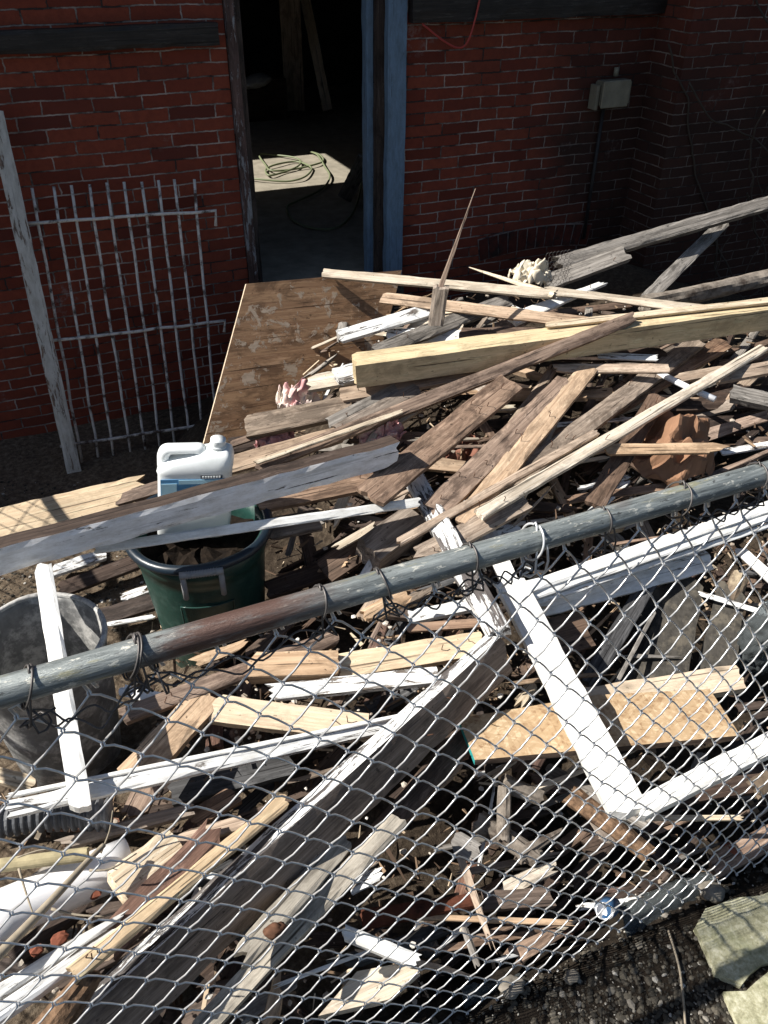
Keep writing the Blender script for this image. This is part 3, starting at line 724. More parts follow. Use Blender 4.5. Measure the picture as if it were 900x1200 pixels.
# ------------------------------------------------------------------ trash can with jug, bucket
def lathe(bm, prof, n=40, sq=0.):
    rings = []
    for r, z in prof:
        rings.append([bm.verts.new((r * math.cos(2 * math.pi * j / n), r * math.sin(2 * math.pi * j / n), z)) for j in range(n)])
    for A, B in zip(rings, rings[1:]):
        for j in range(n): bm.faces.new((A[j], A[(j + 1) % n], B[(j + 1) % n], B[j]))
    return rings
tc = P(231, 606, z=.61); TR = .228
can = empty('trash_can', (tc.x, tc.y, .03), 'dark green plastic trash can holding a white jug', 'trash can')
bm = bmesh.new(); prof = [(.165, .03), (.17, .04), (.19, .25), (.207, .46), (.212, .50), (TR - .008, .505), (TR - .008, .565), (TR - .02, .57), (TR - .026, .5), (.17, .09)]
rg = lathe(bm, prof, 48); bm.faces.new(rg[0][::-1]); bm.faces.new(rg[-1])
# dents
for v in bm.verts: v.co += Vector((v.co.x, v.co.y, 0)) * .03 * noise.noise(v.co * 6)
o = link('body', mesh_of(bm, 'body', True), MT['can']); o.location = (tc.x, tc.y, 0); o.parent = can; o.matrix_parent_inverse = can.matrix_basis.inverted()
bm = bmesh.new(); add_tube(bm, [(TR * math.cos(q), TR * math.sin(q), .575 + .004 * math.sin(3 * q)) for q in [2 * math.pi * k / 48 for k in range(48)]], .0165, 10, closed=True)
o = link('rim', mesh_of(bm, 'rim', True), MT['rim']); o.location = (tc.x, tc.y, 0); o.parent = can; o.matrix_parent_inverse = can.matrix_basis.inverted()
# handle on the side facing the camera
da = P(236, 660, z=.55); ang = math.atan2(da.y - tc.y, da.x - tc.x)
hx = Vector((math.cos(ang), math.sin(ang), 0)); hs = Vector((-hx.y, hx.x, 0)); hb = Vector((tc.x, tc.y, 0))
for sgn in (-1, 1): tube('handle_post', [hb + hx * (TR + .005) + hs * .058 * sgn + Vector((0, 0, z)) for z in (.47, .52, .57)], .009, MT['handle'], can, 8)
bm = bmesh.new(); add_tube(bm, [hb + hx * (TR + .016) + hs * t + Vector((0, 0, .575)) for t in (-.066, -.03, 0, .03, .066)], .0115, 8)
for k in range(12): add_tube(bm, [hb + hx * (TR + .016) + hs * (-.045 + k * .0082) + Vector((0, 0, .575)), hb + hx * (TR + .016) + hs * (-.042 + k * .0082) + Vector((0, 0, .575))], .0135, 8)
o = link('grip', mesh_of(bm, 'grip', True), MT['handle'], can)
bm = bmesh.new()
def on_can(t, z): 
    r = .207 - (.46 - z) * .08; q = ang + t / r; return Vector((tc.x + (r + .0045) * math.cos(q), tc.y + (r + .0045) * math.sin(q), z))
loop = [on_can(t, .40) for t in [-.085 + .017 * k for k in range(11)]] + [on_can(.085, .40 - .03 * k) for k in range(1, 5)] + [on_can(t, .28) for t in [.085 - .017 * k for k in range(11)]] + [on_can(-.085, .28 + .03 * k) for k in range(1, 4)]
add_tube(bm, loop, .003, 5, closed=True)
link('embossed_panel', mesh_of(bm, 'embossed_panel', True), MT['can'], can)
# rubbish filling the can
bm = bmesh.new()
rr = random.Random(5)
rings = [bm.verts.new((tc.x, tc.y, .49))]
prev = None
for q in range(1, 6):
    ringv = [bm.verts.new((tc.x + .2 * q / 5 * math.cos(a), tc.y + .2 * q / 5 * math.sin(a), .49 + rr.uniform(-.012, .02))) for a in [2 * math.pi * j / 24 for j in range(24)]]
    for j in range(24):
        if prev is None: bm.faces.new((rings[0], ringv[j], ringv[(j + 1) % 24]))
        else: bm.faces.new((prev[j], ringv[j], ringv[(j + 1) % 24], prev[(j + 1) % 24]))
    prev = ringv
tag(link('leaf_litter', mesh_of(bm, 'leaf_litter'), mat_plain('shade_darkened_leaves', (.02, .014, .01), .9, 0, .7, 40, 1., .1, dirt=(.008, .006, .005))), 'brown leaf litter filling the green trash can', 'leaf litter', kind='stuff')  # dark leaves, colour lowered further to stand for the shadow inside the can
# jug: pinched-in handle, neck, label
jb = P(225, 634, z=.53); jx = Vector((math.cos(-.36), math.sin(-.36), 0)); jy = Vector((-jx.y, jx.x, 0))
jug = empty('plastic_jug', jb + jy * .06, 'white plastic jug with a blue label standing in the trash can', 'jug')
def jp(x, y, z): return jb + jx * (x * 1.13 + z * .17) + jy * (y + .062) + Vector((0, 0, z * 1.17))
bm = bmesh.new()
JW, JD = .105, .056
def sring(cx, hw, hd, z, n=28, e=.35):
    return [bm.verts.new(jp(cx + hw * math.copysign(abs(math.cos(q)) ** e, math.cos(q)), hd * math.copysign(abs(math.sin(q)) ** e, math.sin(q)), z)) for q in [2 * math.pi * j / n for j in range(n)]]
secs = [(0, .095, .048, 0), (0, JW, JD, .012), (0, JW, JD, .10), (0, JW - .003, JD - .002, .108), (0, JW - .003, JD - .002, .215), (0, JW, JD, .222), (.006, .098, .053, .243), (.042, .058, .046, .258), (.055, .042, .04, .266), (.06, .027, .027, .275)]
rgs = [sring(*s_) for s_ in secs]
for A, B in zip(rgs, rgs[1:]):
    for j in range(28): bm.faces.new((A[j], A[(j + 1) % 28], B[(j + 1) % 28], B[j]))
bm.faces.new(rgs[0][::-1]); bm.faces.new(rgs[-1])
link('body', mesh_of(bm, 'body', True), MT['jug'], jug)
def rrect(x0, x1, z0, z1, r, n=5):
    out = []
    for cx, cz, a0 in ((x1 - r, z1 - r, 0), (x0 + r, z1 - r, 90), (x0 + r, z0 + r, 180), (x1 - r, z0 + r, 270)):
        out += [(cx + r * math.cos(R(a0 + 90 * k / n)), cz + r * math.sin(R(a0 + 90 * k / n))) for k in range(n + 1)]
    return out
bm = bmesh.new(); outer = rrect(-.105, .03, .205, .285, .026); inner = rrect(-.072, .004, .24, .264, .011); N_ = len(outer); rws = []
for loop, d_ in ((inner, -.016), (inner, .016), (None, .026), (outer, .012), (outer, -.012), (None, -.026)):
    lp = loop or [((a[0] + c[0]) / 2, (a[1] + c[1]) / 2) for a, c in zip(inner, outer)]
    rws.append([bm.verts.new(jp(x, d_, z)) for x, z in lp])
for q in range(6):
    A, B = rws[q], rws[(q + 1) % 6]
    for j in range(N_): bm.faces.new((A[j], A[(j + 1) % N_], B[(j + 1) % N_], B[j]))
link('handle', mesh_of(bm, 'handle', True), MT['jug'], jug)
bm = bmesh.new(); add_tube(bm, [jp(.06, 0, .272), jp(.06, 0, .30), jp(.06, 0, .301)], .024, 20); add_tube(bm, [jp(.06, 0, .279), jp(.06, 0, .284)], .027, 20)
link('neck', mesh_of(bm, 'neck', True), MT['jug'], jug)
def jplate(name, x0, x1, z0, z1, mat, off=.0012):
    bm = bmesh.new(); v = [bm.verts.new(jp(x, -JD - off + .002, z)) for x, z in ((x0, z0), (x1, z0), (x1, z1), (x0, z1))] 
    v2 = [bm.verts.new(jp(x, -JD + .003, z)) for x, z in ((x0, z0), (x1, z0), (x1, z1), (x0, z1))]
    bm.faces.new(v); bm.faces.new(v2[::-1])
    for i in range(4): bm.faces.new((v[i], v[(i + 1) % 4], v2[(i + 1) % 4], v2[i]))
    return link(name, mesh_of(bm, name), mat, jug)
jplate('label_panel', -.09, .09, .118, .205, MT['label'], .001)
jplate('label_panel', -.088, -.045, .124, .192, MT['label_pale'], .0025)
jplate('label_panel', -.04, .088, .19, .203, MT['label_pale'], .0025)
jplate('label_panel', .02, .08, .207, .216, MT['label_ink'], .002)
for k in range(7): jplate('label_panel', .024 + k * .0076, .029 + k * .0076, .2085, .2145, MT['jug'], .0035)

bc = P(40, 752, z=.60); BR = .187
bu = empty('mortar_bucket', (bc.x, bc.y, .1), 'grey mortar crusted bucket at the left behind the pipe rail', 'bucket')
bm = bmesh.new(); prof = [(.142, .1), (.145, .105), (.165, .35), (BR - .006, .585), (BR, .59), (BR, .605), (BR - .01, .607), (BR - .012, .58), (.155, .35), (.135, .125)]
rg = lathe(bm, prof, 44); bm.faces.new(rg[0][::-1]); bm.faces.new(rg[-1])
for v in bm.verts: v.co += Vector((v.co.x, v.co.y, 0)) * .05 * noise.noise(v.co * 5)
o = link('body', mesh_of(bm, 'body', True), MT['bucket']); o.location = (bc.x, bc.y, 0); o.parent = bu; o.matrix_parent_inverse = bu.matrix_basis.inverted()
bm = bmesh.new(); add_tube(bm, [((BR - .003) * math.cos(q), (BR - .003) * math.sin(q), .604 + .003 * math.sin(5 * q)) for q in [2 * math.pi * k / 44 for k in range(44)]], .0085, 8, closed=True)
for v in bm.verts: v.co += Vector((v.co.x, v.co.y, 0)) * .05 * noise.noise(v.co * 5)
o = link('rim', mesh_of(bm, 'rim', True), mat_plain('crusted_rim', (.50, .49, .47), .85, 0, .4, 60, .5, .2, dirt=(.24, .235, .23))); o.location = (bc.x, bc.y, 0); o.parent = bu; o.matrix_parent_inverse = bu.matrix_basis.inverted()
hd = [Vector((bc.x + BR * math.cos(q) * (1. if abs(math.cos(q)) > .1 else 1), bc.y + .05 - .12 * math.sin(q), .58 - .18 * math.sin(q))) for q in [math.pi * k / 14 for k in range(15)]]
tube('bail_handle', hd, .0035, MT['iron'], bu, 6)

def crumple(name, loc, size, mat, label, cat, n=38, freq=2.1, amp=.26, flat=False, rot=0.):
    bm = bmesh.new(); off = Vector([random.random() * 60 for _ in range(3)]); g = []
    for i in range(n + 1):
        row = []
        for j in range(n + 1):
            u, v = 2 * i / n - 1, 2 * j / n - 1; q = Vector((u * freq, v * freq, 0)) + off
            w1 = noise.noise_vector(q); w2 = noise.noise_vector(q * 2.3 + w1)
            u, v = u * math.sqrt(1 - v * v / 2), v * math.sqrt(1 - u * u / 2); r2 = min(1., u * u + v * v)
            z = (1 - r2) * .75 + ((abs(w1.z) * 1.5 - .3) * .8 if not flat else w1.z * .45) + w2.z * (.5 if flat else .38)
            row.append(bm.verts.new((size[0] * (u + amp * (w1.x + .5 * w2.x)), size[1] * (v + amp * (w1.y + .5 * w2.y)), size[2] * z)))
        g.append(row)
    for i in range(n):
        for j in range(n): bm.faces.new((g[i][j], g[i + 1][j], g[i + 1][j + 1], g[i][j + 1]))
    o = link(name, mesh_of(bm, name, not flat), mat); o.location = loc; o.rotation_euler = (random.uniform(.1, .35), 0, rot)
    m = o.modifiers.new('thick', 'SOLIDIFY'); m.thickness = .0025
    return tag(o, label, cat)
# ------------------------------------------------------------------ boards one by one
b = board
# back of the heap
b('timber', 'long grey weathered timber reaching up to the right edge at the back', (655,307,.80), (930,228,.98), 15, 'grey', .05, face=.7, rag=(.02, .01), cat='timber')
b('plank', 'dark grey plank under the long weathered timber at the back', (640,330,.74), (732,296,.82), 17, 'grey', .03, face=.5, rag=(.012, .02))
b('plank', 'grey plank leaning against the dark wall at the right', (758,350,.62), P(852, 258, Y=3.7)[:0] or (850,258,.86), 15, 'grey', .03, face=.8, rag=(.006, .012))
log('driftwood_log', 'rough grey log lying at the right edge behind the yellow timber', (760,357,.70), (915,322,.74), 22, MT['greylog'])
b('moulding', 'long tan strip along the top of the heap beside the plywood', (378,319,.875), (652,344,.88), 10, 'pale', .02, face=.6, rag=(.004, .006), cat='strip')
b('splintered_strip', 'long pale splintered strip crossing above the yellow timber at right', (640,340,.86), (893,367,.82), 10, 'pale', .014, face=.6, rag=(.03, .05), taper=(1, .35), cat='strip')
b('splintered_strip', 'short pale broken strip lying against the long splintered strip', (700,348,.845), (790,360,.835), 7, 'pale', .012, face=.6, rag=(.03, .04), taper=(.6, 1), cat='strip')
b('splinter', 'thin pointed splinter lying below the cream cloth', (550,313,.86), (648,345,.88), 8, 'pale', .008, face=.6, rag=(.01, .004), taper=(.15, 1), cat='splinter')
b('plank', 'white wedge shaped plank pointing right beside the wire netting', (598,374,.80), (706,331,.84), 15, 'clean', .015, face=.25, taper=(1, .3), rag=(.004, .02))
b('plank', 'brown strip crossing behind the upright stub with the tall stake', (447,348,.85), (706,380,.84), 13, 'tan', .022, face=.75)
def standing(name, label, foot, top_py, wd, th, mat, cat, lean=(0, 0), taper=(1, 1)):
    z = foot.z
    while proj(Vector((foot.x + lean[0] * (z - foot.z), foot.y + lean[1] * (z - foot.z), z)))[1] > top_py: z += .002
    top = Vector((foot.x + lean[0] * (z - foot.z), foot.y + lean[1] * (z - foot.z), z))
    a, s_, n, mid = frame_at(foot, top, 1.); o = bpy.data.objects.new(name, board_mesh((top - foot).length, wd, th, (.004, .004), taper=taper)); COL.objects.link(o); o.data.materials.append(W[mat])
    set_frame(o, a, s_, n, mid); tag(o, label, cat); return top
sp = standing('post_stub', 'short upright square stub sticking out of the heap', P(511, 379, z=.835), 337, .062, .055, 'taupe', 'stub', (.1, 0))
standing('wooden_stake', 'thin pointed stake standing upright above the stub', sp + Vector((0, .01, -.01)), 222, .02, .008, 'brown', 'stake', (.42, .1), (1.1, .12))
b('plank', 'grey white edged plank left of the upright stub', (398,393,.77), (506,361,.82), 14, 'white', .02, face=.45, rag=(.015, .004))
b('plank', 'dark plank with a pale edge sloping behind the yellow timber', (440,411,.76), (596,350,.83), 16, 'grey', .025, face=.6)
b('plank', 'small pale offcut lying between the dark planks behind the yellow timber', (480,378,.77), (540,385,.77), 14, 'pale', .02, face=.5)
b('plank', 'white scrap board beside the upright stub', (455,392,.74), (560,392,.76), 15, 'white', .02, face=.4, rag=(.012, .012))
b('plank', 'brown board under the strip behind the yellow timber', (540,392,.77), (690,392,.78), 18, 'mid', .02, face=.4)
# yellow timber
bt = b('square_timber', 'long yellowish square timber lying across the top of the heap', (415,420,.845), (960,347,.885), 16, 'beam', .098, face=.0, cat='timber', wmax=.11)
b('painted_end', None, (416,430,.80), (417.5,430,.80), 3, 'fresh', .01, parent=None, face=.5, cat='offcut') if 0 else None
b('strip', 'thin dark edged strip lying on top of the long yellow timber', (640,380,.88), (930,348,.905), 6, 'pale', .012, face=.3, cat='strip')
b('plank', 'tan plank directly under the left end of the yellow timber', (398,462,.70), (596,428,.75), 15, 'tan', .02, face=.35, rag=(.01, .004))
b('plank', 'dark long plank crossing diagonally over the yellow timber', (298,547,.62), (745,371,.90), 15, 'brown', .035, face=.75, rag=(.02, .02))
b('strip', 'pale thin edge strip lying along the dark diagonal plank', (300,541,.645), (470,482,.73), 5, 'pale', .012, face=.6, cat='strip')
b('plank', 'short grey cracked board left of the dark diagonal plank', (386,496,.66), (466,455,.71), 15, 'grey', .02, face=.45, rag=(.015, .006))
b('plank', 'taupe frayed board beside the short grey cracked board', (396,504,.66), (490,455,.71), 17, 'taupe', .02, face=.45, rag=(.012, .006))
b('box_section', 'brownish grey short timber lying in front of the plywood sheet', (287,499,.62), (412,474,.67), 25, 'taupe', .04, face=.6, rag=(.005, .01), cat='timber')
b('plank', 'torn pale end of a board left of the yellow timber', (362,448,.69), (420,438,.72), 17, 'pale', .02, face=.4, rag=(.02, .004))
b('block', 'white painted wood block beside the end of the yellow timber', (395,440,.735), (420,433,.74), 20, 'white', .03, face=.5, cat='block')
b('lath', 'brown lath with striped light behind the white jug', (266,545,.60), (400,507,.655), 19, 'tan', .02, face=.5, rag=(.01, .015), cat='lath')
b('strip', 'thin brown stick left of the pink cloth near the plywood foot', (270,520,.56), (322,503,.6), 7, 'brown', .012, face=.5, cat='strip')
b('plank', 'dark board standing at the foot of the plywood sheet', (268,522,.53), (330,512,.54), 18, 'dark', .02, face=.7)
# planks in the middle
b('plank', 'wide brown plank with a frayed lower end above the white post', (433,580,.73), (600,446,.77), 31, 'brown', .022, layer=2, face=.35, rag=(.012, .01), nails=2)
b('plank', 'brown nailed plank parallel to the wide frayed one', (505,600,.64), (665,445,.73), 26, 'brown', .022, face=.35, rag=(.02, .01), nails=3)
b('plank', 'split honey coloured plank between the brown planks', (545,607,.63), (692,428,.74), 22, 'tan', .022, face=.35, rag=(.03, .01), nails=2)
b('plank', 'dark grey brown plank with nails sloping up to the right', (586,572,.63), (818,398,.70), 21, 'taupe', .022, face=.35, rag=(.01, .01), nails=4)
b('plank', 'reddish brown plank under the dark grey brown nailed one', (600,545,.58), (850,400,.67), 20, 'brown', .02, face=.3)
b('plank', 'long narrow pale grey strip rising to the right edge of the heap', (562,601,.67), (896,406,.73), 12, 'pale', .02, face=.4, rag=(.004, .01), nails=2)
b('plank', 'weathered board ending just above the pipe rail', (492,652,.60), (615,585,.645), 24, 'taupe', .02, face=.35, rag=(.02, .004))
b('strip', 'thin orange brown strip crossing the planks just above the rail', (468,634,.63), (700,505,.70), 9, 'tan', .018, face=.5, cat='strip')
b('plank', 'short dark plank propped against the crumpled brown paper', (697,590,.56), (772,463,.69), 23, 'mid', .02, face=.4, rag=(.004, .004), nails=2)
b('splintered_stick', 'split tan stick with a frayed right end lying across the paper', (711,526,.655), (848,524,.66), 12, 'tan', .016, face=.55, rag=(.006, .05), cat='stick')
b('lath', 'short tan lath lying level below the yellow timber', (652,431,.735), (784,431,.735), 10, 'tan', .014, face=.5, rag=(.02, .003), cat='lath')
b('lath', 'small white lath above the short tan one', (702,416,.735), (770,419,.735), 7, 'white', .01, face=.5, cat='lath')
b('plank', 'dark plank below the yellow timber behind the laths', (610,412,.70), (780,415,.70), 16, 'dark', .02, face=.5)
tag(tube('plastic_pipe', [P(770, 436, z=.68), P(806, 454, z=.67), P(838, 468, z=.66)], .013, MT['pvc'], n=10), 'thin white pipe sticking out under the long pale strip', 'pipe')
b('block', 'grey weathered block at the right edge of the heap', (858,458,.66), (912,470,.66), 16, 'grey', .04, face=.5, cat='block')
b('plank', 'broken tan board at the right edge above the grey block', (845,440,.68), (925,425,.7), 14, 'tan', .02, face=.4, rag=(.02, .01))
b('plank', 'small tan splintered offcut left of the grey block at right', (795,442,.66), (850,432,.67), 10, 'tan', .02, face=.4, rag=(.02, .02))
b('plank', 'long dark board in shade under the right end of the heap', (740,470,.56), (930,462,.58), 26, 'dark', .02, face=.4)
b('plank', 'dark mossy board beneath the grey block at the right', (780,500,.5), (940,492,.52), 22, 'dark', .025, face=.4)
crumple('crumpled_paper', P(785, 528, z=.55), (.19, .16, .15), MT['paper'], 'crumpled brown paper bag in the shade right of the planks', 'paper', 30, 1.35, .2, True)
crumple('crumpled_cloth', P(622, 323, z=.86), (.10, .07, .07), MT['cloth'], 'crumpled cream cloth lying at the top of the heap', 'cloth', 44, 2.4, .24)
crumple('cloth_scrap', P(348, 470, z=.55), (.09, .07, .09), MT['pink'], 'pink and cream cloth scrap behind the short taupe timber', 'cloth')
crumple('cloth_scrap', P(322, 515, z=.53), (.08, .06, .06), MT['pink'], 'pale stained cloth scrap beside the brown lath', 'cloth')
crumple('cloth_scrap', P(445, 508, z=.61), (.09, .06, .07), MT['pink'], 'pink cloth bunched above the end of the grey painted beam', 'cloth')
crumple('cloth_scrap', P(540, 530, z=.50), (.11, .08, .06), mat_plain('rusty_cloth', (.22, .10, .07), .9, 0, .3, 12, .3, .2), 'dull red cloth in shade under the frayed plank', 'cloth')
# hexagon netting
bm = bmesh.new(); nb = P(640, 334, z=.84)
for i in range(7):
    for j in range(9):
        cx = i * .019 + (j % 2) * .0095; cz = j * .0165
        for q in range(3):
            a0 = R(30 + 60 * q); a1 = R(90 + 60 * q); rr_ = .011
            f = lambda a: Vector((nb.x + cx + rr_ * math.cos(a), nb.y - .02 + .02 * noise.noise(Vector((cx * 20, cz * 20, 0))) + .25 * cz, nb.z + cz + rr_ * math.sin(a)))
            add_tube(bm, [f(a0), f(a1)], .0011, 4)
tag(link('wire_netting', mesh_of(bm, 'wire_netting'), MT['tie']), 'scrap of grey hexagon wire netting beside the cream cloth', 'netting')

# long grey painted beam at the left, its window stile and rails
gb = b('painted_beam', 'long beam with grey flaking paint and brown top lying over the trash can', (-30,667,.80), (467,532,.79), 27, 'greypaint', .07, tilt=27, rag=(.003, .012), cat='beam', side='dark')
b('plank', 'pale new pine plank with net shadow behind the grey painted beam', (-20,617,.15), (168,572,.15), 34, 'fresh', .03, face=.35, rag=(.004, .03))
b('plank', 'brown rough plank beside the pale new pine plank', (140,583,.18), (262,548,.35), 14, 'mid', .02, face=.4, rag=(.03, .01))
wf = empty('old_window', P(70, 800, z=.7), 'old white window frame lying at the left under the grey painted beam', 'window frame')
b('stile', None, (50,662,.78), (95,948,.62), 23, 'clean', .035, face=.8, parent=wf)
b('bottom_rail', None, (8,948,.60), (500,838,.52), 17, 'white', .03, face=.7, parent=wf)
b('glazing_strip', None, (10,932,.612), (480,836,.54), 5, 'clean', .012, face=.6, parent=wf)
b('window_bar', 'slim white window bar sloping under the grey painted beam', (112,643,.72), (492,588,.68), 11, 'clean', .02, face=.9, cat='window bar')
b('plank', 'brown plank in shade between the beam and the slim white bar', (300,588,.60), (440,560,.62), 22, 'brown', .02, face=.3)
b('plank', 'grey board end under the slim white bar right of the trash can', (310,620,.50), (375,607,.52), 24, 'taupe', .02, face=.4)
b('plank', 'white board lying on the ground behind the bucket', (62,668,.06), (122,648,.06), 12, 'white', .02, face=.3)
b('plank', 'black strip of board on the ground behind the bucket', (70,690,.08), (165,655,.08), 16, 'dark', .02, face=.3)
b('plank', 'dark board lying between the bucket and the trash can', (118,722,.1), (190,700,.1), 18, 'dark', .025, face=.3)
b('strip', 'thin pale edged strip between the bucket and the trash can', (122,732,.12), (180,722,.12), 5, 'white', .01, face=.5, cat='strip')
b('scrap', 'small white plaster scrap on the ground left of the trash can', (142,700,.03), (170,690,.03), 9, 'white', .02, face=.2, rag=(.02, .02), cat='scrap')
# middle, round the rail
b('square_block', 'cracked square timber end right of the trash can', (434,642,.52), (488,602,.53), 34, 'taupe', .09, face=.4, cat='timber', wmax=.12)
b('plank', 'dark slanted board behind the cracked square timber', (380,668,.40), (470,610,.45), 30, 'mid', .02, face=.3)
b('plank', 'long dark plank lying above the pipe rail beside the trash can', (312,690,.33), (460,640,.38), 20, 'dark', .02, face=.3)
b('plank', 'pale sunlit chip lying left of the cracked square timber', (395,640,.5), (440,615,.52), 8, 'pale', .01, face=.3, rag=(.02, .02))
wp = b('white_post', 'peeling white post running down under the pipe rail', (474,538,.66), (584,738,.60), 25, 'peel', .04, face=.55, cat='post', rag=(.01, .004))
b('plank', 'clean white board beside the peeling white post', (560,596,.56), (622,735,.52), 20, 'clean', .02, face=.4)
b('plank', 'short white board behind the peeling post above the rail', (560,640,.52), (610,620,.52), 24, 'white', .02, face=.3)
# white sash on the right, lying flat
sash = empty('old_window', P(740, 930, z=.6), 'bright white window sash lying on the heap behind the mesh at right', 'window sash')
b('stile', None, (598,680,.53), (738,950,.63), 40, 'clean', .035, face=.35, parent=sash, wmax=.09)
b('top_rail', None, (604,692,.535), (930,583,.56), 13, 'clean', .03, face=.3, parent=sash)
b('rail_moulding', None, (612,702,.515), (930,596,.54), 9, 'clean', .03, face=.7, parent=sash)
b('rail_moulding', None, (618,710,.49), (930,606,.515), 6, 'white', .03, face=.9, parent=sash)
b('bottom_rail', None, (748,946,.625), (930,856,.60), 25, 'clean', .035, face=.35, parent=sash)
b('panel_board', 'grey white board lying under the top of the bright white sash', (620,713,.43), (832,655,.44), 27, 'white', .02, face=.75, cat='board')
# right under the mesh
osb = bmesh.new()
oc = [(537,848,.42), (700,812,.44), (832,806,.44), (866,868,.44), (556,897,.44)]
ow = [PP(q) for q in oc]; oo = sum(ow, Vector()) / 5; on = (ow[3] - ow[4]).cross(ow[0] - ow[4]).normalized(); oe = (ow[3] - ow[4]).normalized(); of = on.cross(oe)
l2 = [Vector(((q - oo).dot(oe), (q - oo).dot(of))) for q in ow]
B_ = [osb.verts.new((q.x, q.y, -.009)) for q in l2]; T_ = [osb.verts.new((q.x, q.y, .009)) for q in l2]; osb.faces.new(T_); osb.faces.new(B_[::-1])
for i in range(5): osb.faces.new((B_[i], B_[(i + 1) % 5], T_[(i + 1) % 5], T_[i]))
ob = link('strand_board', mesh_of(osb, 'strand_board'), MT['osb']); set_frame(ob, oe, of, on, oo); ob.data.materials.append(MT['teal']); ob.data.materials.append(W['mid'])
for f in ob.data.polygons:
    if abs(f.normal.z) < .5: f.material_index = 1 if f.normal.x < -.8 else 2
tag(ob, 'tan strand board panel with a teal edge lying under the white sash', 'panel')
b('plank', 'sawn tan plank with a knot lying behind the strand board', (690,820,.40), (868,792,.40), 30, 'fresh', .035, face=.4)
b('block', 'brown board scrap behind the stile of the white sash', (632,752,.38), (688,735,.38), 45, 'mid', .02, face=.5, cat='board')
b('charred_stick', 'charred black stick standing among stones right of the sash', (690,800,.30), (760,682,.42), 22, 'char', .04, face=.7, cat='stick', rag=(.01, .03))
b('stick', 'thin grey stick right of the charred one', (716,812,.3), (768,715,.36), 5, 'grey', .008, face=.7, cat='stick')
b('stone_slab', 'large dark stone slab with a pale broken edge under the mesh at right', (806,676,.40), (772,800,.24), 62, 'stone', .045, face=.75, rag=(.03, .02), cat='stone', side='paleedge', wmax=.2, taper=(.7, 1))
b('stone_slab', 'dark stone slab next to the plastic sheet at right', (858,690,.38), (838,790,.24), 44, 'stone', .04, face=.75, rag=(.03, .02), cat='stone', side='paleedge', wmax=.2, taper=(.8, 1))
b('stone_slab', 'narrow dark stone slab behind the charred stick', (778,692,.36), (738,800,.22), 30, 'stone', .03, face=.75, rag=(.02, .02), cat='stone', side='paleedge', wmax=.2)
log('split_log', 'upright split log with a pale end right of the stones', (845,740,.28), (868,672,.42), 26, MT['bark'])
b('strip', 'white strip poking in at the right edge above the plastic sheet', (866,643,.44), (930,700,.44), 12, 'clean', .01, face=.5, cat='strip')
b('strip', 'thin pale strip crossing in front of the dark stones', (820,695,.38), (930,728,.38), 6, 'white', .008, face=.6, cat='strip')
blob('plastic_sheet', P(905, 745, z=.33), (.10, .08, .16), MT['sheet'], .3, 2.4, 'crumpled clear plastic sheet at the right edge', 'plastic sheet', 5, crease=True)
# the big dark beam with the white edge
bb = b('door_beam', 'wide dark board with a white painted edge running down through the foreground', (594,768,.54), (100,1232,.72), 48, 'umber', .052, tilt=40, cat='beam', wmax=.16, side='peel')
b('plank', 'second dark plank lying below the white edged board', (560,850,.42), (330,1100,.44), 28, 'mid', .03, face=.4)
b('plank', 'brown board peeping out beside the strand board', (480,935,.36), (545,855,.40), 24, 'mid', .02, face=.4)
# left lower heap
b('plank', 'pale pine strip lying along the white edged board', (335,935,.60), (85,1140,.66), 17, 'fresh', .02, face=.4)
log('rotten_log', 'rotten brown splintered log end at the bottom left', (108,1138,.64), (40,1230,.66), 32, MT['barkred'], taper=(.8, 1.2), amp=.4)
b('bark_slab', 'rust brown bark slab between the pale strip and the white board', (250,975,.52), (120,1110,.58), 34, 'rot', .03, face=.4, cat='slab', rag=(.02, .03), wmax=.12)
b('plank', 'upper white flaking board at the lower left corner', (158,1062,.58), (-20,1172,.62), 16, 'white', .025, face=.4, rag=(.05, .004), taper=(.5, 1))
b('plank', 'lower white flaking board at the lower left corner', (128,1098,.60), (-20,1198,.64), 18, 'white', .025, face=.4, rag=(.03, .004))
b('sawn_block', 'sunlit cream sawn block beside the white plastic pipe', (138,1036,.55), (208,985,.53), 40, 'pale', .05, face=.35, cat='block', wmax=.13, rag=(.002, .002))
b('plank', 'small tan plank behind the cream sawn block', (205,985,.48), (285,962,.48), 16, 'tan', .02, face=.4)
log('branch_log', 'straight yellowish peeled branch above the white plastic pipe', (-15,1016,.56), (102,1001,.56), 17, mat_plain('peeled_branch', (.42, .36, .22), .9, 0, .35, 30, .4, .15), taper=(1, 1), amp=.06, cat='branch')
pa, pb = PP((-30,1076,.52)), PP((150,1000,.48))
bm = bmesh.new(); pr = 25 / 950 * (pa - CAM).length * .95
add_tube(bm, [pa + (pb - pa) * t - Vector((0, 0, pr * .5)) for t in (0, .2, .4, .6, .8, 1)], pr, 28)
tag(link('drain_pipe', mesh_of(bm, 'drain_pipe', True), MT['pvc']), 'thick white plastic pipe at the lower left', 'pipe')
